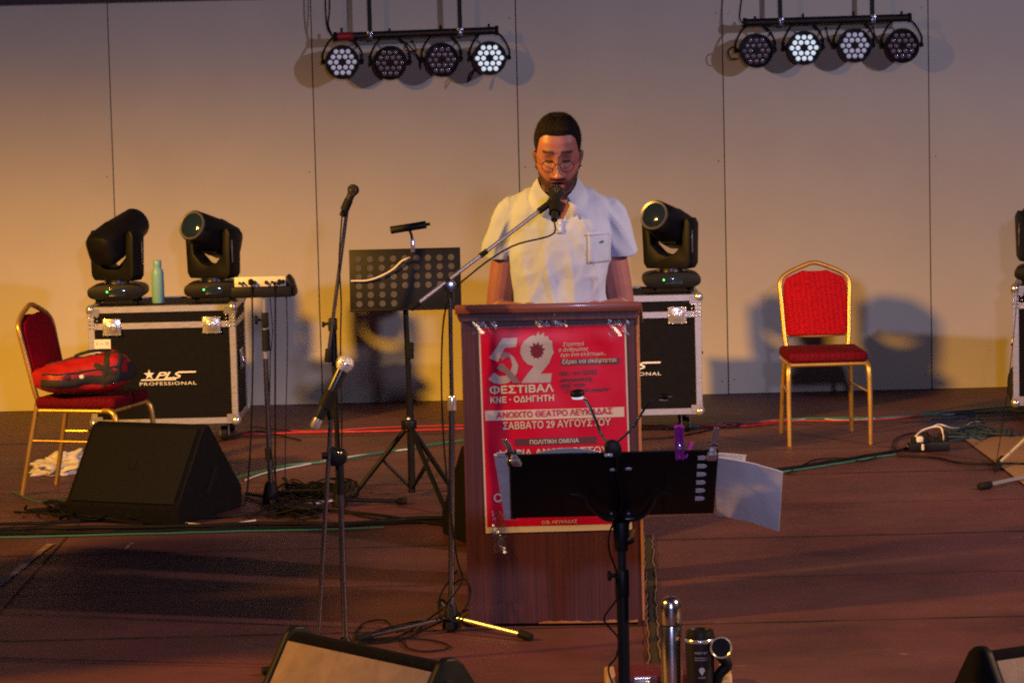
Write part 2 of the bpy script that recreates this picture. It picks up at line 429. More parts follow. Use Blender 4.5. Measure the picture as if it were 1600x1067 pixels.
class MB:
    def __init__(self, off=(0, 0, 0)):
        self.bm = bmesh.new()
        self.off = Vector(off)

    def _merge(self, tmp, mat):
        me = bpy.data.meshes.new("t")
        tmp.transform(mat)
        tmp.to_mesh(me); tmp.free()
        self.bm.from_mesh(me)
        bpy.data.meshes.remove(me)

    def box(self, c, s, rot=None, bevel=0.0, seg=2):
        t = bmesh.new()
        bmesh.ops.create_cube(t, size=1)
        bmesh.ops.scale(t, vec=s, verts=t.verts)
        if bevel:
            bmesh.ops.bevel(t, geom=t.edges[:], offset=bevel, segments=seg, affect='EDGES', profile=0.5)
        m = Matrix.Translation(Vector(c) - self.off)
        if rot is not None:
            m = m @ (rot if isinstance(rot, Matrix) else Euler(rot).to_matrix().to_4x4())
        self._merge(t, m)
        return self

    def cyl(self, p0, p1, r0, r1=None, seg=16, bevel=0.0):
        r1 = r0 if r1 is None else r1
        p0, p1 = Vector(p0), Vector(p1)
        t = bmesh.new()
        L = (p1 - p0).length
        bmesh.ops.create_cone(t, cap_ends=True, segments=seg, radius1=r0, radius2=r1, depth=L)
        if bevel:
            es = [e for e in t.edges if len(e.link_faces) == 2 and abs(e.verts[0].co.z - e.verts[1].co.z) < 1e-6]
            bmesh.ops.bevel(t, geom=es, offset=bevel, segments=2, affect='EDGES', profile=0.5)
        self._merge(t, Matrix.Translation((p0 + p1) / 2 - self.off) @ orient(p1 - p0))
        return self

    def sph(self, c, r, seg=16, rings=10, rot=None):
        t = bmesh.new()
        bmesh.ops.create_uvsphere(t, u_segments=seg, v_segments=rings, radius=1)
        rr = (r, r, r) if not hasattr(r, '__len__') else r
        bmesh.ops.scale(t, vec=rr, verts=t.verts)
        m = Matrix.Translation(Vector(c) - self.off)
        if rot is not None:
            m = m @ (rot if isinstance(rot, Matrix) else Euler(rot).to_matrix().to_4x4())
        self._merge(t, m)
        return self

    def lathe(self, prof, origin=(0, 0, 0), axis=(0, 0, 1), seg=24, cap=True):
        t = bmesh.new()
        rings = []
        for r, z in prof:
            if r < 1e-5:
                rings.append([t.verts.new((0, 0, z))])
            else:
                rings.append([t.verts.new((r * math.cos(2 * math.pi * k / seg), r * math.sin(2 * math.pi * k / seg), z)) for k in range(seg)])
        for a, b in zip(rings, rings[1:]):
            for k in range(seg):
                k2 = (k + 1) % seg
                if len(a) == 1 and len(b) == 1: continue
                if len(a) == 1: t.faces.new((a[0], b[k2], b[k]))
                elif len(b) == 1: t.faces.new((a[k], a[k2], b[0]))
                else: t.faces.new((a[k], a[k2], b[k2], b[k]))
        if cap and len(rings[0]) > 1: t.faces.new(rings[0][::-1])
        if cap and len(rings[-1]) > 1: t.faces.new(rings[-1])
        bmesh.ops.recalc_face_normals(t, faces=t.faces)
        self._merge(t, Matrix.Translation(Vector(origin) - self.off) @ orient(axis))
        return self

    def tube(self, pts, r, seg=8, smooth=6, closed=False):
        P = catmull(pts, smooth, closed) if smooth else [Vector(p) for p in pts]
        P = [p - self.off for p in P]
        n = len(P)
        rs = r if hasattr(r, '__len__') else None
        bm = self.bm
        rings = []
        up = None
        for i in range(n):
            if closed:
                t = P[(i + 1) % n] - P[i - 1]
            else:
                t = P[min(i + 1, n - 1)] - P[max(i - 1, 0)]
            if t.length < 1e-9: t = Vector((0, 0, 1))
            t.normalize()
            if up is None:
                up = Vector((0, 0, 1)) if abs(t.z) < 0.9 else Vector((1, 0, 0))
            up = up - t * up.dot(t)
            if up.length < 1e-6: up = t.orthogonal()
            up.normalize()
            s = t.cross(up)
            if rs is not None:
                f = i / max(1, n - 1) * (len(rs) - 1)
                a = int(min(f, len(rs) - 2)) if len(rs) > 1 else 0
                rad = rs[a] + (rs[min(a + 1, len(rs) - 1)] - rs[a]) * (f - a)
            else:
                rad = r
            rings.append([bm.verts.new(P[i] + (up * math.cos(2 * math.pi * k / seg) + s * math.sin(2 * math.pi * k / seg)) * rad) for k in range(seg)])
        m = n if closed else n - 1
        for i in range(m):
            a, b = rings[i], rings[(i + 1) % n]
            for k in range(seg):
                k2 = (k + 1) % seg
                bm.faces.new((a[k], b[k], b[k2], a[k2]))
        if not closed:
            bm.faces.new(rings[0]); bm.faces.new(rings[-1][::-1])
        return self

    def prism(self, poly, depth, mat=None, bevel=0.0, seg=2):
        """poly in XY, extruded along +Z by depth, then placed by mat"""
        t = bmesh.new()
        vs = [t.verts.new((x, y, 0)) for x, y in poly]
        f = t.faces.new(vs)
        e = bmesh.ops.extrude_face_region(t, geom=[f])
        bmesh.ops.translate(t, vec=(0, 0, depth), verts=[v for v in e['geom'] if isinstance(v, bmesh.types.BMVert)])
        bmesh.ops.recalc_face_normals(t, faces=t.faces)
        if bevel:
            bmesh.ops.bevel(t, geom=t.edges[:], offset=bevel, segments=seg, affect='EDGES', profile=0.5)
        self._merge(t, Matrix.Translation(-self.off) @ (mat or Matrix()))
        return self

    def loft(self, secs, seg=40, p=2.0):
        """secs: (cx, cy, z, ax, ay_front, ay_back) closed elliptic sections"""
        bm = self.bm
        rings = []
        for cx, cy, z, ax, af, ab in secs:
            ring = []
            for k in range(seg):
                a = 2 * math.pi * k / seg
                c, s = math.cos(a), math.sin(a)
                x = ax * abs(c) ** (2 / p) * (1 if c >= 0 else -1)
                y = (ab if s >= 0 else af) * abs(s) ** (2 / p) * (1 if s >= 0 else -1)
                ring.append(bm.verts.new(Vector((cx + x, cy + y, z)) - self.off))
            rings.append(ring)
        for a, b in zip(rings, rings[1:]):
            for k in range(seg):
                k2 = (k + 1) % seg
                bm.faces.new((a[k], a[k2], b[k2], b[k]))
        bm.faces.new(rings[0][::-1]); bm.faces.new(rings[-1])
        return self

    def quad(self, a, b, c, d):
        vs = [self.bm.verts.new(Vector(p) - self.off) for p in (a, b, c, d)]
        self.bm.faces.new(vs)
        return self

    def poly3(self, pts):
        vs = [self.bm.verts.new(Vector(p) - self.off) for p in pts]
        self.bm.faces.new(vs)
        return self

    def xform(self, m):
        self.bm.transform(m)
        return self

    def mesh(self, name):
        me = bpy.data.meshes.new(name)
        self.bm.normal_update()
        self.bm.to_mesh(me); self.bm.free()
        return me

    def build(self, name, mat, parent=None, angle=40):
        me = self.mesh(name)
        me.materials.append(mat)
        me.polygons.foreach_set("use_smooth", [True] * len(me.polygons))
        me.set_sharp_from_angle(angle=R(angle))
        o = bpy.data.objects.new(name, me)
        COL.objects.link(o)
        if parent is not None:
            o.parent = parent
        return o


def obj_from_mesh(name, me, mat, parent=None, angle=40):
    me.materials.clear(); me.materials.append(mat)
    me.polygons.foreach_set("use_smooth", [True] * len(me.polygons))
    if angle: me.set_sharp_from_angle(angle=R(angle))
    o = bpy.data.objects.new(name, me)
    COL.objects.link(o)
    if parent is not None: o.parent = parent
    return o


def tag(o, label, cat, group=None):
    o['label'] = label; o['category'] = cat
    if group: o['group'] = group
    return o


def thing(name, label, cat, loc=(0, 0, 0), rz=0.0, group=None):
    o = bpy.data.objects.new(name, None)
    o.empty_display_size = 0.1
    COL.objects.link(o)
    o.location = loc
    o.rotation_euler = (0, 0, rz)
    return tag(o, label, cat, group)


def copy_tree(o, parent=None):
    c = o.copy()
    COL.objects.link(c)
    if parent is not None: c.parent = parent
    for ch in [x for x in bpy.data.objects if x.parent == o]:
        copy_tree(ch, c)
    return c


def struct(o):
    o['kind'] = 'structure'
    return o


def remeshed(mb, voxel, smooth_it=3, smooth_f=0.5):
    me = mb.mesh("tmp")
    o = bpy.data.objects.new("tmp", me)
    COL.objects.link(o)
    r = o.modifiers.new("r", 'REMESH'); r.mode = 'VOXEL'; r.voxel_size = voxel; r.adaptivity = 0
    if smooth_it:
        s = o.modifiers.new("s", 'SMOOTH'); s.factor = smooth_f; s.iterations = smooth_it
    dg = bpy.context.evaluated_depsgraph_get()
    dg.update()
    out = bpy.data.meshes.new_from_object(o.evaluated_get(dg))
    bpy.data.objects.remove(o); bpy.data.meshes.remove(me)
    return out


def text_mesh(s, bold=0.0, shear=0.0, spacing=1.0):
    """flat text mesh, returned normalised: x 0..w (width 1 high caps about 1), list of verts + faces"""
    cu = bpy.data.curves.new("t", 'FONT')
    cu.body = s
    cu.size = 1.0
    cu.shear = shear
    cu.space_character = spacing
    cu.fill_mode = 'NONE'
    cu.resolution_u = 4
    o = bpy.data.objects.new("t", cu)
    COL.objects.link(o)
    dg = bpy.context.evaluated_depsgraph_get(); dg.update()
    me = bpy.data.meshes.new_from_object(o.evaluated_get(dg))
    co = np.zeros(len(me.vertices) * 3); me.vertices.foreach_get("co", co); co = co.reshape(-1, 3)
    # walk the outlines and fill each outer outline with the holes inside it
    nxt = {}
    for e in me.edges:
        a, b = e.vertices
        nxt.setdefault(a, []).append(b); nxt.setdefault(b, []).append(a)
    loops, seen = [], set()
    for v0 in range(len(me.vertices)):
        if v0 in seen or v0 not in nxt: continue
        lp, prev, cur = [v0], None, v0
        seen.add(v0)
        while True:
            n = [q for q in nxt[cur] if q != prev and (q not in seen)]
            if not n: break
            prev, cur = cur, n[0]
            seen.add(cur); lp.append(cur)
        if len(lp) > 2: loops.append(lp)
    # constrained triangulation, then keep the triangles with a winding number other than zero
    idx = [v for l in loops for v in l]
    pos = {}
    ed, k = [], 0
    for l in loops:
        n = len(l)
        ed += [(k + q, k + (q + 1) % n) for q in range(n)]
        k += n
    vo, _, fo, _, _, _ = delaunay_2d_cdt([Vector(co[v][:2]) for v in idx], ed, [], 0, 1e-5)
    co2 = np.array([[v.x, v.y, 0.0] for v in vo])
    faces = []
    for f in fo:
        c = co2[list(f)].mean(0)
        wn = 0
        for l in loops:
            p = co[l][:, :2]; q = np.roll(p, -1, 0)
            cr = (q[:, 0] - p[:, 0]) * (c[1] - p[:, 1]) - (q[:, 1] - p[:, 1]) * (c[0] - p[:, 0])
            wn += int(((p[:, 1] <= c[1]) & (q[:, 1] > c[1]) & (cr > 0)).sum()) - int(((p[:, 1] > c[1]) & (q[:, 1] <= c[1]) & (cr < 0)).sum())
        if wn: faces.append(tuple(f))
    co = co2
    bpy.data.objects.remove(o); bpy.data.curves.remove(cu); bpy.data.meshes.remove(me)
    mn, mx = co.min(0), co.max(0)
    co = (co - mn)
    return co, faces, mx - mn


def put_text(mb, s, x0, y0, w, h, fn, bold=0.0, shear=0.0, spacing=1.0, rise=0.0):
    """text fitted in box x0..x0+w, y0..y0+h ; fn(x,y)->Vector. rise: y slope with x. bold: stroke growth as a share of h"""
    co, faces, ext = text_mesh(s, 0.0, shear, spacing)
    passes = [(0, 0)]
    if bold > 0.006:
        passes += [(math.cos(k * math.pi / 4), math.sin(k * math.pi / 4)) for k in range(8)]
    b = bold * 0.6 * h
    for k, (dx, dy) in enumerate(passes):
        vs = []
        for c in co:
            X = x0 + b + c[0] / ext[0] * (w - 2 * b) + dx * b
            Y = y0 + b + c[1] / ext[1] * (h - 2 * b) + dy * b + rise * (X - x0)
            vs.append(mb.bm.verts.new(fn(X, Y) - mb.off + Vector((0, -4e-5 * k, 0))))
        for f in faces:
            try: mb.bm.faces.new([vs[i] for i in f])
            except ValueError: pass


# ------------------------------------------------------------------ the setting
mb = MB(); mb.box((0, 40, -1.25), (400, 400, 0.3))
struct(mb.build("ground", M['ground']))
mb = MB(); mb.box((0, 12.2, -0.55), (22, 12.4, 1.1))
struct(mb.build("stage_floor", M['floor']))

WY = 17.75
wall = thing("back_wall", "tall cream panelled wall across the back of the stage", "wall", (0, WY, 0))
seam_x = [W(u, 300, WY).x for u in (178, 494, 812, 1133, 1453)]
step = (seam_x[-1] - seam_x[0]) / 4
xs = [seam_x[0] - step * k for k in (4, 3, 2, 1)] + seam_x + [seam_x[-1] + step * k for k in (1, 2, 3, 4)]
for a, b in zip(xs, xs[1:]):
    mb = MB((0, WY, 0))
    mb.box(((a + b) / 2, WY + 0.02, 1.175), (b - a - 0.005, 0.04, 2.348), bevel=0.002, seg=1)
    mb.build("wall_panel", M['wall'], wall)
MB((0, WY, 0)).box((0, WY + 0.06, 1.17), (xs[-1] - xs[0] + 0.1, 0.03, 2.33)).build("backing", M['seam'], wall)
mb = MB((0, WY, 0))
for x in xs[1:-1]:
    for z in (0.08, 1.35, 2.2):
        for s in (-0.035, 0.035):
            if random.random() < .35: continue
            mb.cyl((x + s, WY - 0.001, z + random.uniform(-.01, .01)), (x + s, WY + 0.004, z), 0.0036, seg=8)
mb.build("panel_screws", M['seam'], wall)
MB((0, WY, 0)).box((0, WY - 0.01, 2.50), (xs[-1] - xs[0] + 0.1, 0.10, 0.30), bevel=0.01).build("fascia", M['fascia'], wall)

# hanging rail above the picture that carries both light bars
rail = thing("roof_truss_pipe", "steel pipe above the wall that carries the two light bars", "pipe", (0, 17.58, 2.95))
MB((0, 17.58, 2.95)).cyl((-6, 17.58, 2.95), (6, 17.58, 2.95), 0.03).build("pipe", M['matblack'], rail)
mb = MB((0, 17.58, 2.95))
for x in (-5.9, 5.9): mb.cyl((x, 17.58, 0.0), (x, 17.58, 2.95), 0.04)
mb.build("posts", M['matblack'], rail)

# floor boards: dark joints running across and along the stage
mb = MB()
def sheet(mb, pts, z):
    mb.poly3([(p[0], p[1], z) for p in pts])
def strip(mb, pts, w, z, jitter=0.0, n=1):
    P = []
    for a, b in zip(pts, pts[1:]):
        a, b = Vector(a), Vector(b)
        for k in range(n): P.append(a.lerp(b, k / n))
    P.append(Vector(pts[-1]))
    L_, R_ = [], []
    for i, p in enumerate(P):
        t = (P[min(i + 1, len(P) - 1)] - P[max(i - 1, 0)]); t.z = 0; t.normalize()
        s = Vector((-t.y, t.x, 0))
        L_.append(p + s * (w / 2 + random.uniform(-jitter, jitter))); R_.append(p - s * (w / 2 + random.uniform(-jitter, jitter)))
    vl = [mb.bm.verts.new((q.x, q.y, z)) for q in L_]; vr = [mb.bm.verts.new((q.x, q.y, z)) for q in R_]
    for i in range(len(P) - 1):
        mb.bm.faces.new((vr[i], vr[i + 1], vl[i + 1], vl[i]))
for y in (8.6, 10.78, 12.62, 14.42, 16.25):
    strip(mb, [(-8, y, 0), (8, y + 0.03, 0)], 0.012, 0.003, 0.004, 160)
for x in (-4.5, -1.95, 3.05, 5.6):
    strip(mb, [(x, 6.1, 0), (x + 0.02, 17.7, 0)], 0.007, 0.0035, 0.002, 120)
for y in (11.7, 13.5, 15.3):
    strip(mb, [(-8, y, 0), (8, y + 0.02, 0)], 0.006, 0.003, 0.0025, 160)
struct(mb.build("floor_joints", M['gap']))
mb = MB()
g0, g1 = G(1012, 838), G(1026, 1090)
strip(mb, [g0, g0.lerp(g1, 0.5) + Vector((0.006, 0, 0)), g1], 0.034, 0.007, 0.005, 26)
struct(mb.build("floor_gap", M['gap']))
mb = MB()
for side in (-0.018, 0.019):
    P = []
    for k in range(50):
        q = g0.lerp(g1, k / 49)
        P.append((q.x + side + random.uniform(-.005, .005), q.y, 0.009 + random.uniform(0, .004)))
    mb.tube(P, 0.0016, 5, 2)
struct(mb.build("floor_gap_edge", M['fray']))
mb = MB()
strip(mb, [G(-40, 935), G(0, 914), G(30, 890), G(78, 851)], 0.030, 0.005, 0.004, 14)
strip(mb, [G(192, 862), G(206, 849)], 0.012, 0.005, 0.003, 6)
struct(mb.build("floor_marking", M['floortape']))
tag(MB().poly3([G(1507, 688), G(1560, 728), G(1640, 790), G(1760, 770), G(1700, 680), G(1570, 684)]).xform(Matrix.Translation((0, 0, 0.008))).build("plywood_sheet", M['plywood']),
    "pale bare plywood sheet lying on the stage at the right edge", "plywood sheet")


# ------------------------------------------------------------------ stage light bars and par lights
def light_bar(u0, v0, u1, v1, hang, red, label, cables):
    Y = 17.57
    a, b = W(u0, v0, Y), W(u1, v1, Y)
    o = thing("light_bar", label, "light bar", (a + b) / 2, 0, "hanging bars of stage lights")
    off = o.location.copy()
    MB(off).cyl(a, b, 0.022, seg=20).build("bar", M['blackmetal'], o)
    d = (b - a).normalized()
    mb = MB(off)
    mb.tube([a + d * (0.10 if red else .02) + Vector((0, -0.0215, 0.004)), b - d * 0.03 + Vector((0, -0.0215, 0.004))], 0.0042, 8, 0)
    mb.build("chrome_strip", M['darkchrome'], o)
    for p, q in ((a, a + d * 0.02), (b - d * 0.02, b)):
        MB(off).cyl(p, q, 0.027, seg=16).build("end_cap", M['rubber'], o)
    if red: MB(off).cyl(a + d * 0.025, a + d * 0.115, 0.0235, seg=20).build("red_tape", M['redtape'], o)
    for u in hang:
        p = a.lerp(b, (u - u0) / (u1 - u0))
        mb = MB(off)
        mb.box((p.x, Y + 0.03, (p.z - 0.03 + 2.96) / 2), (0.024, 0.012, 2.96 - p.z + 0.03))
        mb.build("hanger_strap", M['matblack'], o)
        MB(off).box((p.x, Y + 0.008, p.z), (0.03, 0.062, 0.056), bevel=0.004).build("clamp", M['darkchrome'], o)
    for c in cables:
        MB(off).tube([W(u, v, Y + dy) for u, v, dy in c], 0.0045, 6).build("cable", M['cableblack'], o)
    return o


light_bar(521, 58, 779, 48, (578, 719), True, "left light bar with a red taped end and four round lamps below",
          [[(508, -30, .02), (509, 20, .02), (512, 45, .02), (520, 58, 0)], [(514, -30, .02), (515, 15, .02), (513, 40, .02), (521, 60, 0)],
           [(633, 66, 0), (645, 78, 0), (655, 92, .03), (658, 108, .03)], [(742, 108, .02), (736, 122, .0), (732, 128, 0), (735, 115, 0), (744, 108, .02)],
           [(643, 62, 0), (650, 80, .02), (632, 79, .03)]])
light_bar(1161, 36, 1424, 28, (1220, 1364), False, "right light bar all black with four round lamps below",
          [[(1163, -30, .02), (1157, 12, .02), (1156, 30, .02), (1161, 37, 0)], [(1291, 42, 0), (1293, 55, .02), (1300, 70, .03), (1306, 76, .02)],
           [(1364, 42, 0), (1368, 58, .02), (1378, 70, .03)], [(1155, 80, .02), (1146, 74, 0), (1138, 80, 0), (1142, 92, 0), (1154, 92, .02)]])


def par(u, v, lensmat, label, tilt, yaw):
    Y = 17.56
    c = W(u, v, Y)
    o = thing("par_light", label, "stage light", c, 0, "round stage lights hung under the bars")
    rot = (Matrix.Rotation(R(yaw), 4, 'Z') @ Matrix.Rotation(R(tilt), 4, 'X'))
    mb = MB()
    mb.lathe([(0.03, 0.11), (0.075, 0.10), (0.090, 0.05), (0.0955, 0.0), (0.0975, -0.035), (0.0965, -0.042), (0.088, -0.042), (0.084, -0.022), (0.0, -0.022)],
             (0, 0, 0), (0, 1, 0), 36)
    mb.xform(rot)
    mb.build("housing", M['black'], o)
    mb = MB()
    for q in range(-2, 3):
        for r_ in range(-2, 3):
            if abs(q + r_) > 2 or (q == 0 and r_ == 0): continue
            x = 0.0345 * (q + r_ / 2); z = 0.0345 * r_ * 0.866
            mb.lathe([(0.0135, 0.0), (0.0135, 0.003), (0.010, 0.0065), (0.0, 0.008)], (x, -0.0225, z), (0, -1, 0), 12)
    mb.xform(rot)
    mb.build("led_lenses", lensmat, o)
    mb = MB()
    zt = 0.148
    mb.tube([(-0.108, 0.02, 0.0), (-0.112, 0.02, 0.045), (-0.075, 0.02, 0.115), (-0.03, 0.02, zt), (0.03, 0.02, zt), (0.075, 0.02, 0.115), (0.112, 0.02, 0.045), (0.108, 0.02, 0.0)], 0.006, 8, 4)
    mb.cyl((0, 0.02, zt - .01), (0, 0.02, zt + 0.045), 0.007, seg=10)
    mb.build("yoke", M['matblack'], o)
    for s in (-1, 1):
        mb = MB()
        mb.cyl((s * 0.095, 0.02, 0), (s * 0.122, 0.02, 0), 0.012, seg=12, bevel=0.002)
        mb.build("tilt_knob", M['rubber'], o)
    return o


par(535, 97, M['parglow'], "leftmost of the four round lamps under the left bar, pale lenses", 4, 2)
par(610, 98, M['parlensdim'], "second round lamp from the left under the left bar, dull lenses", 6, -4)
par(690, 93, M['parlensdim'], "third round lamp from the left under the left bar, darkest lenses there", 8, 6)
par(765, 91, M['parlit'], "bright white round lamp at the right end of the left bar", 2, 0)
par(1181, 79, M['parlensdim'], "leftmost of the four round lamps under the right bar, dull lenses", 6, 5)
par(1256, 75, M['parlit'], "brightest white round lamp, second from left under the right bar", 2, -2)
par(1335, 71, M['parglow'], "third round lamp from the left under the right bar, pale lenses", 4, 0)
par(1410, 71, M['parlensdim'], "rightmost round lamp under the right bar, nearly dark lenses", 9, -7)


# ------------------------------------------------------------------ flight cases and moving heads
CW, CD, CB, CT = 0.775, 0.60, 0.105, 0.735


def flight_case(label):
    o = thing("flight_case", label, "flight case", (0, 0, 0), 0, "black wheeled flight cases with metal edges")
    zb, zt = CB, CT
    hw = CW / 2
    MB().box((0, CD / 2, (zb + zt) / 2), (CW - 0.012, CD - 0.012, zt - zb - 0.012)).build("case_body", M['casepanel'], o)
    mb = MB()
    t, p = 0.033, 0.006
    for y in (0, CD):
        yy = p / 2 if y == 0 else CD - p / 2
        for z in (zb + t / 2, zt - t / 2):
            mb.box((0, yy, z), (CW, p, t), bevel=0.0015, seg=1)
        for s in (-1, 1):
            mb.box((s * (hw - t / 2), yy, (zb + zt) / 2), (t, p, zt - zb - 2 * t), bevel=0.0015, seg=1)
    for s in (-1, 1):
        for z in (zb + t / 2, zt - t / 2):
            mb.box((s * (hw - p / 2), CD / 2, z), (p, CD - 2 * p, t), bevel=0.0015, seg=1)
        for y in (t / 2 + p, CD - t / 2 - p):
            mb.box((s * (hw - p / 2), y, (zb + zt) / 2), (p, t, zt - zb - 2 * t), bevel=0.0015, seg=1)
        for z in (zb + p / 2, zt - p / 2):
            mb.box((s * (hw - t / 2 - p), CD / 2, z), (t, CD - 2 * p, p))
    for y in (t / 2 + p, CD - t / 2 - p):
        for z in (zb + p / 2, zt - p / 2):
            mb.box((0, y, z), (CW - 2 * (t + p), t, p))
    mb.build("edge_trim", M['alu'], o)
    mb = MB()
    zl = 0.632
    mb.box((0, 0.001, zl), (CW - 2 * t, 0.010, 0.034), bevel=0.002, seg=1)
    mb.box((hw - 0.001, CD / 2, zl), (0.010, CD - 2 * t - 2 * p, 0.034), bevel=0.002, seg=1)
    mb.box((-hw + 0.001, CD / 2, zl), (0.010, CD - 2 * t - 2 * p, 0.034), bevel=0.002, seg=1)
    mb.build("lid_rail", M['alu'], o)
    for sx in (-1, 1):
        for y in (0, CD):
            for z in (zb, zt):
                sz = 1 if z == zb else -1
                sy = 1 if y == 0 else -1
                mb = MB()
                mb.sph((sx * (hw - 0.014), y + sy * 0.014, z + sz * 0.014), 0.027, 14, 8)
                mb.box((sx * (hw - 0.035), y - sy * 0.0015, z + sz * 0.03), (0.05, 0.005, 0.04), bevel=0.002, seg=1)
                mb.box((sx * (hw + 0.0015), y + sy * 0.035, z + sz * 0.03), (0.005, 0.05, 0.04), bevel=0.002, seg=1)
                if y == 0 and z == zt:
                    for i in range(3):
                        for j in range(4):
                            mb.sph((sx * (hw - 0.008 - i * 0.02), -0.003, z - 0.052 - j * 0.02), 0.0055, 8, 6)
                mb.build("corner_piece", M['chrome'], o)
        # butterfly latches
        mb = MB()
        lx = sx * 0.262
        mb.box((lx, -0.005, 0.628), (0.095, 0.012, 0.088), bevel=0.004)
        mb.box((lx, -0.013, 0.628), (0.05, 0.012, 0.05), bevel=0.004)
        for i in (-1, 1):
            mb.box((lx + i * 0.013, -0.021, 0.628), (0.02, 0.006, 0.032), bevel=0.003)
            for j in (-1, 0, 1):
                mb.sph((lx + i * 0.044, -0.010, 0.628 + j * 0.038), 0.0065, 8, 6)
                mb.sph((lx + i * 0.024, -0.010, 0.628 + j * 0.042), 0.005, 8, 6)
        mb.build("butterfly_latch", M['chrome'], o)
        mb = MB()
        mb.box((sx * (hw + 0.001), CD / 2, 0.42), (0.006, 0.16, 0.11), bevel=0.003)
        mb.tube([(sx * (hw + 0.010), CD / 2 - .055, 0.43), (sx * (hw + 0.018), CD / 2 - .05, 0.40), (sx * (hw + 0.018), CD / 2 + .05, 0.40), (sx * (hw + 0.010), CD / 2 + .055, 0.43)], 0.005, 8, 4)
        mb.build("carry_handle", M['darkchrome'], o)
        for y in (0.10, CD - 0.10):
            mb = MB()
            x = sx * (hw - 0.085)
            mb.box((x, y, CB - 0.004), (0.09, 0.09, 0.006))
            mb.box((x - 0.022, y + 0.01, 0.066), (0.004, 0.04, 0.07), bevel=0.001, seg=1)
            mb.box((x + 0.022, y + 0.01, 0.066), (0.004, 0.04, 0.07), bevel=0.001, seg=1)
            fork = mb.build("caster", M['chrome'], o)
            MB().cyl((x - 0.017, y + 0.012, 0.040), (x + 0.017, y + 0.012, 0.040), 0.040, seg=24, bevel=0.005).build("wheel", M['rubber'], fork)
    # maker's mark on the front
    F = lambda x, y: Vector((x, -0.0035 + 0.007, y))
    F = lambda x, y: Vector((x, 0.0045, y))
    mb = MB()
    x0, z0 = -0.128, 0.315
    put_text(mb, "PLS", x0 + 0.085, z0 + 0.034, 0.145, 0.036, F, 0.045, 0.35, 0.92)
    star = []
    for k in range(10):
        rr = 0.028 if k % 2 == 0 else 0.011
        a = math.pi / 2 + k * math.pi / 5
        star.append((x0 + 0.052 + rr * math.cos(a) * 1.05, 0.0045, z0 + 0.057 + rr * math.sin(a)))
    mb.poly3(star)
    mb.poly3([F(x0 + 0.005, z0 + 0.026), F(x0 + 0.19, z0 + 0.026), F(x0 + 0.195, z0 + 0.033), F(x0 + 0.012, z0 + 0.033)])
    mb.poly3([F(x0 + 0.205, z0 + 0.063), F(x0 + 0.297, z0 + 0.063), F(x0 + 0.300, z0 + 0.071), F(x0 + 0.205, z0 + 0.071)])
    put_text(mb, "PROFESSIONAL", x0, z0, 0.300, 0.017, F, 0.006, 0, 1.15)
    mb.build("maker_mark", M['white'], o)
    return o


case1 = flight_case("black flight case with mint bottle and two moving heads on its lid")
case1.location = (W(256, 600, 16.1).x, 16.1, 0)
mbx = MB()
mbx.box((-0.315, -0.001, 0.530), (0.085, 0.004, 0.070))
sticker = mbx.build("sticker", M['paper'], case1)
mbx = MB()
put_text(mbx, "I ~ II", -0.345, 0.535, 0.06, 0.018, lambda x, y: Vector((x, -0.004, y)))
mbx.build("sticker_print", M['redtape'], sticker)
case2 = copy_tree(case1)
for c in [x for x in bpy.data.objects if x.parent == case2 and x.name.startswith("sticker")]:
    for d in [x for x in bpy.data.objects if x.parent == c]: bpy.data.objects.remove(d)
    bpy.data.objects.remove(c)
case2.location = (W(982, 600, 16.0).x, 16.0, 0)
case2['label'] = "black flight case half hidden behind the lectern, moving head on top"
case3 = copy_tree(case2)
case3.location = (W(1587, 540, 15.9).x + 0.385, 15.95, 0)
case3.rotation_euler = (0, 0, R(-12))
case3['label'] = "flight case cut off by the right edge of the photo"


def moving_head(label):
    """base + two-armed yoke + barrel head; base faces -Y; yoke turned by pan, head tilted up"""
    o = thing("moving_head", label, "stage light", (0, 0, 0), 0, "black moving head stage lights on the cases")
    mb = MB()
    # base: rounded pill-like box
    prof = []
    for k in range(32):
        a = 2 * math.pi * k / 32
        c, s = math.cos(a), math.sin(a)
        prof.append((0.152 * abs(c) ** 0.55 * (1 if c >= 0 else -1), 0.043 * abs(s) ** 0.75 * (1 if s >= 0 else -1)))
    mb.prism(prof, 0.24, Matrix.Translation((0, 0.12, 0.062)) @ Matrix.Rotation(R(90), 4, 'X'), bevel=0.008)
    mb.build("base", M['black'], o)
    mb = MB()
    for sx in (-1, 1):
        for y in (-0.07, 0.07): mb.cyl((sx * 0.10, y, 0), (sx * 0.10, y, 0.03), 0.016, seg=12)
    mb.build("rubber_feet", M['rubber'], o)
    b = MB().box((0.01, -0.121, 0.062), (0.09, 0.004, 0.04), bevel=0.0015).build("display_panel", M['lens'], o)
    MB().sph((-0.045, -0.1225, 0.066), (0.0055, 0.003, 0.0055), 10, 6).build("power_light", M['led'], o)
    return o


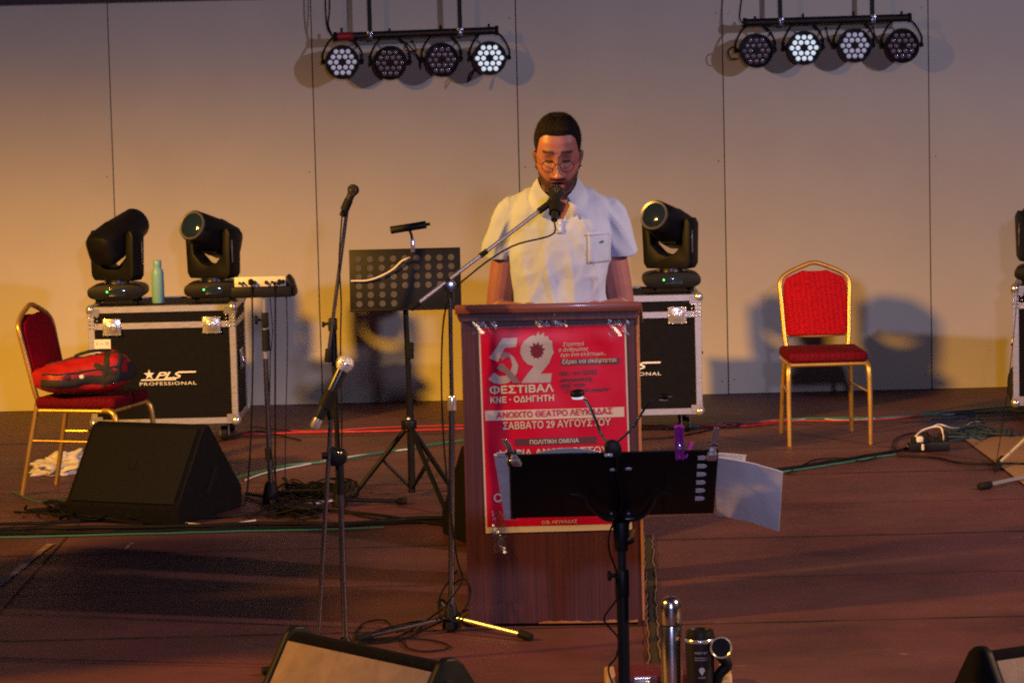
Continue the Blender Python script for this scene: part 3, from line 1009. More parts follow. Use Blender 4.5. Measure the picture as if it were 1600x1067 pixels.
def head_top(o, pan, tilt, armpan=None):
    """pan: horizontal heading of the lens, 0 = towards -Y (viewer), positive = towards viewer's left"""
    arm = Matrix.Rotation(-R(pan), 4, 'Z')
    ax = 0.128
    mb = MB()
    # turntable
    mb.cyl((0, 0, 0.10), (0, 0, 0.122), 0.075, seg=28)
    mb.build("turntable", M['darkchrome'], o)
    y = o
    mb = MB()
    # U yoke outline in XZ, with pointed bottom opening
    outer = [(-0.138, 0.145), (-0.120, 0.118), (0.120, 0.118), (0.138, 0.145), (0.145, 0.39), (0.130, 0.425), (0.112, 0.425), (0.097, 0.40),
             (0.092, 0.262), (0.045, 0.208), (0.0, 0.192), (-0.045, 0.208), (-0.092, 0.262), (-0.097, 0.40), (-0.112, 0.425), (-0.130, 0.425), (-0.145, 0.39)]
    outer = [(x, z if z < .15 else .15 + (z - .15) * .86) for x, z in outer]
    mb.prism(outer, 0.105, Matrix.Translation((0, 0.0525, 0)) @ Matrix.Rotation(R(90), 4, 'X'), bevel=0.008)
    mb.xform(arm)
    yo = mb.build("yoke", M['black'], o)
    mb = MB()
    for s in (-1, 1): mb.box((s * 0.1450, -0.03, 0.265), (0.003, 0.010, 0.12), bevel=0.001, seg=1)
    mb.xform(arm); mb.build("silver_lettering", M['lensring'], yo)
    # head
    hm = Matrix.Translation((0, 0, 0.343)) @ arm @ Matrix.Rotation(R(-tilt), 4, 'X')
    mb = MB()
    # barrel along -Y : lofted rounded sections
    secs = [(-0.195, 0.076, 2.0), (-0.190, 0.081, 2.0), (-0.12, 0.085, 2.3), (-0.03, 0.088, 3.0), (0.06, 0.089, 3.6), (0.13, 0.087, 3.8), (0.165, 0.078, 3.6), (0.178, 0.060, 3.2)]
    rings = []
    for yy, r_, p in secs:
        ring = []
        for k in range(36):
            a = 2 * math.pi * k / 36
            c, s = math.cos(a), math.sin(a)
            ring.append(mb.bm.verts.new((r_ * abs(c) ** (2 / p) * (1 if c >= 0 else -1), yy, r_ * 1.04 * abs(s) ** (2 / p) * (1 if s >= 0 else -1))))
        rings.append(ring)
    for a_, b_ in zip(rings, rings[1:]):
        for k in range(36):
            mb.bm.faces.new((a_[k], b_[k], b_[(k + 1) % 36], a_[(k + 1) % 36]))
    mb.bm.faces.new(rings[0]); mb.bm.faces.new(rings[-1][::-1])
    bmesh.ops.recalc_face_normals(mb.bm, faces=mb.bm.faces)
    for k in range(5):
        for sg in (-1, 1): mb.box((0, 0.0 + k * 0.013, sg * 0.0915), (0.09, 0.005, 0.005))
    mb.xform(hm)
    h = mb.build("head", M['black'], o)
    mb = MB()
    mb.lathe([(0.066, -0.0035), (0.0665, 0.004), (0.078, 0.006), (0.080, 0.0), (0.076, -0.012)], (0, -0.195, 0), (0, -1, 0), 36)
    mb.xform(hm); mb.build("lens_ring", M['lensring'], h)
    mb = MB()
    mb.lathe([(0.0665, 0.0), (0.05, 0.008), (0.03, 0.013), (0.0, 0.015)], (0, -0.1945, 0), (0, -1, 0), 36)
    mb.xform(hm); mb.build("lens", M['lens'], h)
    mb = MB()
    for s in (-1, 1): mb.cyl((s * 0.082, 0, 0), (s * 0.105, 0, 0), 0.03, seg=20)
    mb.xform(hm); mb.build("tilt_hub", M['black'], h)


zc = CT + 0.004
h1 = moving_head("moving head at the left end of the left case, lens turned away")
h1.location = W(186, 480, 16.34); h1.location.z = zc
head_top(h1, 210, 22)
h2 = moving_head("moving head beside the mint bottle, lens tilted up to the left")
h2.location = W(336, 478, 16.34); h2.location.z = zc
head_top(h2, 30, 20)
h3 = moving_head("moving head on the half hidden case, dark lens facing the speaker's shoulder")
h3.location = W(1049, 458, 16.24); h3.location.z = zc
head_top(h3, 30, 20)
h4 = moving_head("moving head on the half hidden case, out of sight behind the speaker")
h4.location = (case2.location.x - 0.29, 16.24, zc)
head_top(h4, 30, 12)
h5 = moving_head("moving head at the right edge of the photo, mostly cut off")
h5.location = (W(1632, 450, 16.1).x, 16.1, zc)
h5.rotation_euler = (0, 0, R(-12))
head_top(h5, -20, 15)

bt = thing("water_bottle", "mint green bottle standing between the two moving heads", "bottle", W(248, 482, 16.25).xy.to_3d() + Vector((0, 0, zc)))
MB().lathe([(0.0, 0.0), (0.030, 0.0), (0.033, 0.004), (0.033, 0.155), (0.030, 0.172), (0.022, 0.184), (0.020, 0.190), (0.0, 0.190)], seg=28).build("body", M['mint'], bt)
MB().lathe([(0.0, 0.190), (0.0215, 0.190), (0.0225, 0.194), (0.0225, 0.222), (0.020, 0.226), (0.0, 0.226)], seg=28).build("cap", M['mint'], bt)


# ------------------------------------------------------------------ chairs
def banquet_chair(label):
    o = thing("banquet_chair", label, "chair", (0, 0, 0), 0, "red and gold banquet chairs")
    mb = MB()
    outl = []
    for x, z in ((-.145, .53), (-.155, .545), (-.163, .70), (-.166, .80), (-.150, .842), (-.06, .882), (-.045, .876), (.045, .876), (.06, .882), (.150, .842), (.166, .80), (.163, .70), (.155, .545), (.145, .53)):
        outl.append((x, z))
    lean = Matrix.Translation((0, 0.185, 0.45)) @ Matrix.Rotation(R(-12), 4, 'X') @ Matrix.Translation((0, 0, -0.45))
    mb.prism(outl, 0.038, lean @ Matrix.Translation((0, 0.019, 0)) @ Matrix.Rotation(R(90), 4, 'X'), bevel=0.010, seg=3)
    mb.build("backrest", M['damask'], o)
    mb = MB()
    pts = [(-.160, 0, .455), (-.168, 0, .54), (-.176, 0, .70), (-.182, 0, .79), (-.174, 0, .835), (-.14, 0, .868), (-.06, 0, .905), (0, 0, .922), (.06, 0, .905), (.14, 0, .868), (.174, 0, .835), (.182, 0, .79), (.176, 0, .70), (.168, 0, .54), (.160, 0, .455)]
    mb.tube([lean @ Vector(p) for p in pts], 0.0125, 10, 5)
    mb.tube([lean @ Vector(p) for p in ((-.158, 0, .535), (0, 0, .528), (.158, 0, .535))], 0.008, 8, 3)
    mb.build("back_frame", M['gold'], o)
    mb = MB()
    mb.box((0, -0.02, 0.455), (0.405, 0.41, 0.055), bevel=0.020, seg=4)
    mb.build("seat", M['seatshade'], o)
    mb = MB()
    zr = 0.418
    mb.tube([(-.190, -.21, zr), (-.190, .165, zr)], 0.0115, 10, 0)
    mb.tube([(.190, -.21, zr), (.190, .165, zr)], 0.0115, 10, 0)
    mb.tube([(-.19, -.205, zr), (.19, -.205, zr)], 0.011, 10, 0)
    mb.tube([(-.19, .165, zr), (.19, .165, zr)], 0.011, 10, 0)
    mb.build("seat_frame", M['gold'], o)
    for s in (-1, 1):
        mb = MB()
        mb.tube([(s * .190, -.16, zr + .004), (s * .200, -.205, zr - .002), (s * .205, -.228, zr - .04), (s * .207, -.238, .25), (s * .207, -.245, .0)], [.0135, .0135, .0135, .0125, .0115], 10, 6)
        mb.build("leg", M['gold'], o)
        mb = MB()
        mb.tube([(s * .163, .185, .47), (s * .170, .195, .40), (s * .178, .225, .25), (s * .186, .275, .0)], [.0125, .0125, .012, .0115], 10, 6)
        mb.build("leg", M['gold'], o)
    mb = MB()
    for s in (-1, 1):
        mb.tube([(s * .206, -.237, .27), (s * .178, .222, .27)], 0.0055, 8, 0)
    mb.build("stretcher", M['gold'], o)
    return o


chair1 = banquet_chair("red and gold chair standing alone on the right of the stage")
cR = (G(1228, 697) + G(1354, 694)) / 2
chair1.location = (cR.x + 0.012, cR.y + 0.245, 0); chair1.rotation_euler = (0, 0, R(2)); chair1.scale = (1, 1, .975)
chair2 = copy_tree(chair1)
chair2['label'] = "red and gold chair on the left with a red bag on its seat"
chair2.location = (-2.01, 14.45, 0); chair2.rotation_euler = (0, 0, R(73))

# red bag on the left chair
bag = thing("sports_bag", "red and black sports bag slumped on the left chair", "bag", (-2.01, 14.36, 0.484))
mb = MB()
bm_ = mb.bm
bmesh.ops.create_uvsphere(bm_, u_segments=48, v_segments=28, radius=1)
for v in bm_.verts:
    x, y, z = v.co
    sx = abs(x) ** 0.65 * (1 if x > 0 else -1); sy = abs(y) ** 0.65 * (1 if y > 0 else -1); sz = abs(z) ** 0.7 * (1 if z > 0 else -1)
    h = 0.058 + 0.028 * (sx * 0.5 + 0.5)
    p = Vector((sx * 0.20, sy * 0.145, h + sz * h))
    n = mnoise.noise(p * 9) * 0.026 + mnoise.noise(p * 21) * 0.010
    v.co = p * (1 + n / max(0.05, p.length)) + Vector((0, 0, abs(n) * 0.3))
    v.co.z = max(0.002, v.co.z)
bagbody = mb.build("bag_body", M['redbag'], bag, 60)
bvh_bag = BVHTree.FromPolygons([v.co.copy() for v in bagbody.data.vertices], [tuple(p.vertices) for p in bagbody.data.polygons])


def on_bag(x, y, z, off=0.004):
    q, n, i, d = bvh_bag.find_nearest(Vector((x, y, z)))
    return q + n * off


def band(pts, w, name, mat, t=0.004):
    P = [on_bag(*p, off=0) for p in catmull([Vector(p) for p in pts], 8)]
    mb = MB()
    rows = []
    for i, p in enumerate(P):
        tg = (P[min(i + 1, len(P) - 1)] - P[max(i - 1, 0)]).normalized()
        q, n, _, _ = bvh_bag.find_nearest(p)
        sd_ = tg.cross(n).normalized()
        row = []
        for k in (-1, -.5, 0, .5, 1):
            q2, n2, _, _ = bvh_bag.find_nearest(p + sd_ * w * k)
            row.append(mb.bm.verts.new(q2 + n2 * (t if abs(k) < 1 else .0005)))
        rows.append(row)
    for a, b in zip(rows, rows[1:]):
        for k in range(4): mb.bm.faces.new((a[k], b[k], b[k + 1], a[k + 1]))
    bmesh.ops.recalc_face_normals(mb.bm, faces=mb.bm.faces)
    return mb.build(name, mat, bag, 60)


band([(-.22, -.10, .052), (-.12, -.16, .050), (0, -.16, .055), (.12, -.16, .06), (.2, -.10, .06), (.22, 0, .06)], 0.020, "side_panel", M['webbing'])
band([(-.2, -.09, .092), (-.10, -.15, .095), (0.02, -.15, .105), (.14, -.13, .115)], 0.0045, "zip", M['webbing'])
band([(-.16, -.04, .13), (-.05, -.07, .15), (0.06, -.07, .16), (.15, -.05, .16)], 0.005, "zip", M['webbing'])
band([(.06, -.16, .03), (.075, -.15, .11), (.085, -.06, .18), (.09, .08, .18)], 0.013, "strap", M['webbing'])
band([(.13, -.16, .03), (.14, -.15, .11), (.15, -.06, .18), (.15, .08, .18)], 0.013, "strap", M['webbing'])
band([(.03, -.12, .12), (.10, -.14, .09), (.17, -.10, .05)], 0.012, "strap", M['webbing'])
band([(.17, -.10, .09), (.20, -.05, .09), (.21, .03, .09)], 0.035, "mesh_pocket", M['webbing'])
mb = MB(); mb.tube([on_bag(-.04, -.05, .2, 0), on_bag(-.03, -.06, .2, .012), on_bag(.02, -.06, .2, .018), on_bag(.07, -.05, .2, .012), on_bag(.09, -.04, .2, 0)], 0.007, 8, 6); mb.build("handle", M['webbing'], bag)
mb = MB(); q = on_bag(-.02, -.2, .085, 0.002); mb.sph(q, (0.010, 0.003, 0.009), 12, 8); mb.build("white_badge", M['white'], bag)
mb = MB(); q = on_bag(-.09, -.2, .085, 0.001); mb.sph(q, (0.016, 0.004, 0.018), 14, 8); mb.build("maroon_badge", M['maroon'], bag)
bag.rotation_euler = (0, 0, R(12)); bag.scale = (1.16, 1.12, 1.15)

# crumpled white bag under the left chair
mb = MB()
cpos = (G(40, 748) + G(135, 742)) / 2
tb = MB()
bmesh.ops.create_icosphere(tb.bm, subdivisions=5, radius=1)
for v in tb.bm.verts:
    p = v.co.copy()
    n = mnoise.noise(p * 2.2) * 0.45 + mnoise.noise(p * 5.0) * 0.20 + mnoise.noise(p * 10) * 0.05
    p = p * (0.8 + n)
    v.co = Vector((p.x * 0.17, p.y * 0.10, max(0.0, p.z * 0.075 + 0.045 + p.x * 0.025)))
wb = tb.build("plastic_bag", M['towel'], None, 100)
wb.location = (cpos.x + 0.02, cpos.y + 0.08, 0.002)
tag(wb, "crumpled white bag on the floor under the left chair", "bag")


# ------------------------------------------------------------------ monitors
def wedge(label, L, prof, grille_edge, mats, group="black wedge monitors on the stage floor"):
    """prof in (y,z); ends along x"""
    o = thing("floor_monitor", label, "speaker", (0, 0, 0), 0, group)
    mx = Matrix(((0, 0, 1, -L / 2), (1, 0, 0, 0), (0, 1, 0, 0), (0, 0, 0, 1)))
    MB().prism(prof, L, mx, bevel=0.012, seg=3).build("cabinet", mats[0], o)
    return o


PW = [(-0.27, 0.0), (-0.275, 0.08), (-0.02, 0.405), (0.03, 0.415), (0.31, 0.10), (0.31, 0.0)]
w1 = wedge("black wedge monitor in front of the left chair, side on", 0.58, PW, None, (M['carpet'],))
# grille on the sloped face
a, b = Vector((-0.275, 0.08)), Vector((-0.02, 0.405))
dv = (b - a).normalized(); nn = Vector((-dv.y, dv.x))
mid = (a + b) / 2 + nn * 0.004
ang = math.atan2(dv.y, dv.x)
MB().box((0, mid.x, mid.y), (0.53, 0.385, 0.012), Matrix.Rotation(ang, 4, 'X'), bevel=0.004).build("grille", M['grille'], w1)
MB().box((0, mid.x + nn.x * .009, mid.y + nn.y * .007), (0.03, 0.05, 0.004), Matrix.Rotation(ang, 4, 'X'), bevel=.001).build("badge_plate", M['grille'], w1)
mb = MB()
mb.tube([(0.289, -0.024, 0.408), (0.289, -0.276, 0.085)], 0.0035, 6, 0)
mb.build("edge_trim", M['darkchrome'], w1)
mb = MB(); mb.box((0.291, 0.03, 0.16), (0.008, 0.15, 0.035), (0.9, 0, 0), bevel=0.003); mb.build("handle", M['grille'], w1)
w1.location = (G(250, 798).x - 0.02, 13.68, 0); w1.rotation_euler = (0, 0, R(-24))

w2 = copy_tree(w1)
w2['label'] = "black floor monitor mostly hidden behind the left side of the lectern"
w2.location = (0.06, 12.75, 0); w2.rotation_euler = (0, 0, R(20))

# front wedges seen from behind: sloping back with warm light in its tan colour, rounded black end
PB = [(0.20, 0.0), (0.215, 0.10), (0.055, 0.335), (0.030, 0.352), (0.0, 0.355), (-0.022, 0.342), (-0.195, 0.055), (-0.20, 0.0)]


def rear_wedge(label, L):
    o = thing("floor_monitor", label, "speaker", (0, 0, 0), 0, "black wedge monitors on the stage floor")
    mx = Matrix(((0, 0, 1, -L / 2), (1, 0, 0, 0), (0, 1, 0, 0), (0, 0, 0, 1)))
    MB().prism(PB, L, mx, bevel=0.004).build("cabinet", M['carpet'], o)
    a, b = Vector((-0.195, 0.055)), Vector((-0.028, 0.332))
    dv = (b - a).normalized(); nn = Vector((-dv.y, dv.x)); mid = (a + b) / 2 + nn * 0.002
    ang = math.atan2(dv.y, dv.x)
    MB().box((0, mid.x, mid.y), (L - 0.012, (b - a).length, 0.010), Matrix.Rotation(ang, 4, 'X'), bevel=0.003).build("rear_panel", M['warmlit'], o)
    PE = [(y * 1.07, z * 1.05 if z > 0 else 0) for y, z in PB]
    for s in (-1, 1):
        mb = MB()
        mb.prism(PE, 0.03, mx @ Matrix.Translation((0, 0, (L - 0.004) if s > 0 else -0.026)), bevel=0.009, seg=3)
        cap = mb.build("end_cheek", M['black'], o)
        mb = MB(); mb.cyl((s * (L / 2 + 0.024), 0.0, 0.285), (s * (L / 2 + 0.031), 0.0, 0.285), 0.026, seg=20, bevel=0.002); mb.build("pivot_cap", M['matblack'], cap)
    p = mid + nn * 0.006 - dv * 0.06
    mb = MB(); mb.lathe([(0.055, 0.0), (0.055, 0.004), (0.045, 0.006), (0.04, -0.0), (0, -0.0)], (0.03, p.x, p.y), (0, nn.x, nn.y), 28)
    mb.build("port", M['rubber'], o)
    return o


w3 = rear_wedge("black wedge monitor at the bottom with warm light painted tan on its rear panel", 0.68)
zt_ = 0.355
pa, pb = G(448, 984, zt_), G(705, 1039, zt_)
mid3 = (pa + pb) / 2
ang3 = math.atan2(pb.y - pa.y, pb.x - pa.x)
w3.location = (mid3.x, mid3.y, 0); w3.rotation_euler = (0, 0, ang3)
w3_len = (pb - pa).length
w4 = copy_tree(w3)
w4['label'] = "black wedge monitor in the bottom right corner, only its rounded end in view"
w4.rotation_euler = (0, 0, R(28))
pe = G(1541, 1013, 0.365)
w4.location = (pe.x + 0.345 * math.cos(R(28)), pe.y + 0.345 * math.sin(R(28)), 0)


# unseen speaker cabinets, added left of the picture to shade the floor's front left
for k, (y, lab) in enumerate(((10.02, "unseen speaker cabinet added to shade the floor, the one nearer the audience"), (10.84, "unseen speaker cabinet added to shade the floor, the one nearer the wall"))):
    o = thing("added_speaker", lab, "speaker", (-3.3, y, 0), R(90), "unseen speaker cabinets added to shade the floor")
    MB().box((0, 0, .95), (.66, .55, 1.9), bevel=.015).build("cabinet", M['carpet'], o)
    MB().box((0, -.278, 1.0), (.58, .012, 1.6), bevel=.003).build("grille", M['grille'], o)

# ------------------------------------------------------------------ lectern
LY = 10.84
lw = 0.625
lec = thing("lectern", "dark mahogany lectern with the red poster taped to its front", "lectern", (W(857, 480, LY).x, LY, 0), R(-3))
mb = MB()
mb.box((0, 0.0, 0.565), (lw, 0.02, 1.11), bevel=0.002, seg=1)
mb.build("front_panel", M['veneer'], lec)
for s in (-1, 1):
    mb = MB()
    yz = [(0.012, 0.01), (0.40, 0.01), (0.40, 1.03), (0.012, 1.118)]
    mb.prism(yz, 0.02, Matrix(((0, 0, 1, s * (lw / 2 - 0.011) - 0.01), (1, 0, 0, 0), (0, 1, 0, 0), (0, 0, 0, 1))), bevel=0.002, seg=1)
    mb.build("side_panel", M['veneer'], lec)
    mb = MB()
    if s > 0:
        mb.box((s * (lw / 2 + 0.0025), -0.003, 0.565), (0.009, 0.022, 1.10), bevel=0.002, seg=1)
        mb.build("lit_edge_strip", M['chip'], lec)  # right edge only: the orange light on it is put into the colour
mb = MB()
slope = math.atan2(-0.09, 0.46)
mb.box((0, 0.20, 1.098), (lw + 0.035, 0.47, 0.024), Matrix.Rotation(slope, 4, 'X'), bevel=0.003)
mb.box((0, -0.030, 1.1425), (lw + 0.035, 0.03, 0.032), bevel=0.004)
mb.build("top", M['woodtop'], lec)
mb = MB()
mb.prism([(-lw / 2 - 0.014, 1.126), (lw / 2 + 0.012, 1.126), (lw / 2 + 0.002, 1.098), (-lw / 2 - 0.002, 1.098)], 0.02,
         Matrix.Translation((0, -0.0125, 0)) @ Matrix.Rotation(R(90), 4, 'X') @ Matrix.Translation((0, 0, -0.0)), bevel=0.002, seg=1)
mb.build("moulding", M['veneer'], lec)
mb = MB()
mb.box((0, 0.20, 0.04), (lw - 0.05, 0.36, 0.02)); mb.box((0, 0.22, 0.72), (lw - 0.05, 0.34, 0.018))
mb.build("shelf", M['veneer'], lec)
mb = MB()
rnd = random.Random(3)
pts_ = []
x = -0.06
while x < lw / 2 - 0.015:
    k = 0.010 * max(0.12, mnoise.noise(Vector((x * 22, 0, 5))) + .35) + rnd.uniform(0, .0025)
    pts_.append((x, 0.011 + k)); x += rnd.uniform(.004, .012)
mb.prism([(pts_[-1][0], 0.0105), (pts_[0][0], 0.0105)] + pts_, 0.002, Matrix.Translation((0, -0.0102, 0)) @ Matrix.Rotation(R(90), 4, 'X'))
mb.build("chipped_edge", M['chip'], lec)

# ---- poster
pst = thing("poster", "red festival poster with large white 52 taped to the lectern", "poster", (0, 0, 0))
pst.parent = None
PWD, PHT = 0.522, 0.736
Lm = Matrix.Translation(lec.location) @ Matrix.Rotation(R(-3), 4, 'Z')
Lmi = Lm.inverted()
c_tl = Lmi @ W(747, 513, LY - 0.02); c_tr = Lmi @ W(978, 505, LY - 0.02)
px0, pz0 = c_tl.x, c_tl.z
ptilt = math.atan2(c_tr.z - c_tl.z, c_tr.x - c_tl.x)
pst.location = lec.location; pst.rotation_euler = lec.rotation_euler


def wave(x, y):
    return 0.0035 * math.sin(x * 13 + y * 5 + 0.5) + 0.003 * math.sin(x * 7 - y * 17) + 0.002 * math.sin(x * 29 + y * 11) + 0.002 * mnoise.noise(Vector((x * 14, y * 14, 3))) + 0.006
def wave0(x, y): return 0.004 + 0.5 * (wave(x, y) - 0.004)


def PF(off):
    ct, st = math.cos(ptilt), math.sin(ptilt)
    def f(x, y):   # x right 0..PWD, y down negative 0..-PHT
        fade = min(1, max(0.15, min(x, PWD - x) / 0.06)) * min(1, max(0.3, min(-y, PHT + y) / 0.06))
        return Vector((px0 + x * ct - y * st, -0.0115 - max(0.001, wave0(x, y) * fade) - off, pz0 + x * st + y * ct))
    return f


def grid(mb, x0, x1, y0, y1, fn, nx, ny):
    vs = [[mb.bm.verts.new(fn(x0 + (x1 - x0) * i / nx, y0 + (y1 - y0) * j / ny)) for j in range(ny + 1)] for i in range(nx + 1)]
    for i in range(nx):
        for j in range(ny):
            mb.bm.faces.new((vs[i][j], vs[i + 1][j], vs[i + 1][j + 1], vs[i][j + 1]))
def gridn(mb, x0, x1, yt, yb, fn, nx=24, ny=8):
    grid(mb, x0, x1, yb, yt, fn, nx, ny)
mb = MB(); gridn(mb, 0, PWD, 0, -PHT, PF(0), 50, 70); mb.build("paper_margin", M['posterwhite'], pst, 80)
mb = MB(); gridn(mb, 0.006, PWD - 0.006, -0.001, -PHT + 0.022, PF(0.0006), 50, 70); mb.build("red_print", M['posterred'], pst, 80)


def C(cx, cy):   # crop coordinates of the photograph's poster -> poster metres
    x = ((cx - 45) - (cy - 75) * 0.033) / 1365 * PWD
    y = -((cy - 75) + (cx - 45) * 0.033) / 1365 * PWD
    return x, y


def cpoly(mb, pts, off):
    fn = PF(off)
    t = bmesh.new()
    vs = [t.verts.new((*C(*p), 0)) for p in pts]
    t.faces.new(vs)
    t.normal_update()
    bmesh.ops.triangulate(t, faces=t.faces[:])
    bmesh.ops.subdivide_edges(t, edges=t.edges[:], cuts=6, use_grid_fill=True)
    vm = {v: mb.bm.verts.new(fn(v.co.x, v.co.y)) for v in t.verts}
    for f in t.faces:
        mb.bm.faces.new([vm[v] for v in f.verts])
    t.free()


mb = MB()
cpoly(mb, [(270, 170), (408, 165), (395, 250), (290, 258), (225, 390), (145, 355)], 0.0014)
cpoly(mb, [(285, 300), (330, 310), (375, 345), (415, 420), (405, 490), (370, 545), (320, 585), (260, 598), (190, 590), (135, 555), (190, 490), (240, 525), (295, 520), (340, 480), (360, 420), (345, 360)], 0.0014)
cpoly(mb, [(432, 300), (440, 240), (470, 195), (520, 155), (560, 140), (575, 152), (605, 105), (612, 145), (655, 112), (655, 152), (692, 148), (700, 185), (728, 195), (735, 270), (745, 300), (725, 335), (700, 400), (650, 465), (620, 500), (725, 495), (715, 580), (440, 585), (500, 500), (560, 430), (500, 410), (455, 360)], 0.0014)
mb.build("large_numerals", M['postergrey'], pst, 80)
mb = MB()
hole = []
for k in range(22):
    a = 2 * math.pi * k / 22
    rr = 1.0 if k % 2 else 0.80
    if 0 < a < math.pi * 0.9 and k % 2: rr = 1.25
    hole.append((588 + 66 * rr * math.cos(a), 290 - 72 * rr * math.sin(a)))
cpoly(mb, hole[::-1], 0.0019)
mb.build("numeral_hole", M['posterdarkred'], pst, 80)
mb = MB()
cpoly(mb, [(215, 450), (245, 405), (285, 410), (300, 430), (395, 530), (440, 585), (365, 585), (290, 490), (245, 475)], 0.0022)
cpoly(mb, [(250, 350), (275, 300), (330, 310), (345, 355), (310, 345), (270, 375)], 0.0022)
mb.build("torch_drawing", M['postermid'], pst, 80)


def ctext(mb, s, cx0, cy_base, cx1, cap_h, off=0.0019, bold=0.02, shear=0.0, sp=1.0):
    """text from crop x cx0..cx1 with baseline at cy_base (measured at cx0) and overall height cap_h crop px"""
    k = PWD / 1365
    x0, y0 = C(cx0, cy_base)
    x1, _ = C(cx1, cy_base)
    put_text(mb, s, x0, y0, x1 - x0, cap_h * k, PF(off), bold, shear, sp, rise=0.012)


def line(name, mat, *a, **k):
    mb = MB(); ctext(mb, *a, **k); return mb.build(name, M[mat], pst, 80)


line("festival_title", 'posterwhite', "ΦΕΣΤΙΒΑΛ", 148, 695, 745, 80, bold=0.07)
line("organiser_line", 'posterwhite', "ΚΝΕ · ΟΔΗΓΗΤΗ", 155, 778, 748, 60, bold=0.065)
line("date_line", 'posterwhite', "ΣΑΒΒΑΤΟ 29 ΑΥΓΟΥΣΤΟΥ", 270, 1022, 1275, 70, bold=0.04)
line("speaker_name", 'posterwhite', "ΜΑΡΙΑ ΑΝΑΓΝΩΣΤΟΥ", 240, 1290, 1255, 75, bold=0.05)
line("large_letter", 'posterwhite', "Ο", 185, 1705, 265, 82, bold=0.05)
line("footer_line", 'posterwhite', "Ο.Β. ΛΕΥΚΑΔΑΣ", 632, 1906, 962, 30, bold=0.05)
mb = MB()
gridn(mb, C(105, 850)[0], C(1398, 890)[0], C(105, 848)[1], C(105, 940)[1], PF(0.0014), 40, 6)
mb.build("white_banner", M['posterwhite'], pst, 80)
line("venue_line", 'posterred', "ΑΝΟΙΧΤΟ ΘΕΑΤΡΟ ΛΕΥΚΑΔΑΣ", 215, 918, 1290, 60, off=0.0022, bold=0.05)
mb = MB(); gridn(mb, C(380, 1110)[0], C(1140, 1110)[0], C(380, 1106)[1], C(380, 1172)[1], PF(0.0014), 26, 4); mb.build("dark_banner", M['posterdark'], pst, 80)
mb = MB(); gridn(mb, C(808, 380)[0], C(1350, 380)[0], C(808, 366)[1], C(808, 424)[1], PF(0.0014), 20, 4); mb.build("dark_banner", M['posterdark'], pst, 80)
line("talk_line", 'posterwhite', "ΠΟΛΙΤΙΚΗ ΟΜΙΛΙΑ", 522, 1158, 978, 42, off=0.0023, bold=0.06)
line("quote_line", 'posterwhite', "ξέρει να σκέφτεται", 820, 418, 1325, 52, off=0.0023, bold=0.02, shear=0.18)
line("quote_line", 'posterwhite', "Στρατηγέ", 828, 252, 1025, 46, bold=0.01, shear=0.2)
line("quote_line", 'posterwhite', "ο άνθρωπος", 790, 305, 1065, 48, bold=0.01, shear=0.2)
line("quote_line", 'posterwhite', "έχει ένα ελάττωμα...", 808, 350, 1230, 44, bold=0.01, shear=0.2)
line("slogan_line", 'posterdark', "Με το ΚΚΕ", 800, 516, 1140, 44, bold=0.06, sp=1.1)
line("slogan_line", 'posterdark', "μπροστά,", 803, 585, 1110, 52, bold=0.06, sp=1.1)
line("slogan_line", 'posterdark', "για τον", 803, 640, 1035, 48, bold=0.06, sp=1.1)
line("slogan_line", 'posterdark', "Σοσιαλισμό!", 845, 680, 1255, 44, bold=0.06, sp=1.1)
# adhesive tape
def tape(u0, v0, u1, v1, seed):
    mb = MB()
    a = Lmi @ W(u0, v0, LY - 0.03); b = Lmi @ W(u1, v1, LY - 0.03)
    rnd = random.Random(seed)
    ph = rnd.uniform(0, 6)
    def f(x, y):
        return Vector((x, -0.026 - 0.006 * math.sin(x * 90 + ph + y * 40) - 0.003 * math.sin(x * 200 + y * 160), y))
    grid(mb, a.x, b.x, b.z, a.z, f, 16, 12)
    mb.build("tape", M['tape'], pst, 80)
tape(738, 497, 776, 522, 1); tape(836, 490, 886, 510, 2); tape(950, 494, 984, 524, 3); tape(768, 800, 792, 864, 4)


# ------------------------------------------------------------------ stands, microphones
def stand_obj(name, label, cat, loc, group=None):
    return thing(name, label, cat, loc, 0, group)


def pipe(o, a, b, r, mat, name, r1=None):
    return MB(o.location).cyl(a, b, r, r1, 14).build(name, mat, o)


# boom stand in front of the speaker
sb = G(706, 986); SY = sb.y
bs = stand_obj("boom_microphone_stand", "chrome boom stand beside the lectern reaching to the speaker's mouth", "microphone stand", sb, "microphone stands on the stage")
top = W(703, 458, SY); mid_ = W(706, 628, SY)
pipe(bs, sb + Vector((0, 0, 0.06)), mid_, 0.011, M['darkchrome'], "lower_tube")
pipe(bs, mid_, top, 0.0075, M['darkchrome'], "upper_tube")
mb = MB(bs.location); mb.cyl(mid_ - Vector((0, 0, .03)), mid_ + Vector((0, 0, .022)), 0.0155, seg=16, bevel=.003); mb.build("height_clutch", M['chrome'], bs)
bA = W(645, 480, SY - 0.06); bM = W(703, 446, SY - 0.025); bB = W(852, 323, SY + 0.06)
bdir = (bB - bA).normalized()
pipe(bs, bA, bB, 0.0072, M['satin'], "boom_arm")
mb = MB(bs.location)
mb.cyl(bM + Vector((0, -0.02, -0.004)), bM + Vector((0, 0.035, -0.004)), 0.022, seg=20, bevel=.003)
mb.cyl(top - Vector((0, 0, .03)), top + Vector((0, 0, .01)), 0.014, seg=14)
mb.build("boom_clamp", M['darkchrome'], bs)
mb = MB(bs.location)
mb.cyl(bA - bdir * .01, bA + bdir * .03, 0.011, seg=14)
mb.cyl(bA + bdir * 0.145, bA + bdir * 0.165, 0.010, seg=14)
mb.cyl(bA + bdir * 0.30, bA + bdir * 0.33, 0.010, seg=14)
mb.build("boom_collars", M['rubber'], bs)
mb = MB(bs.location)
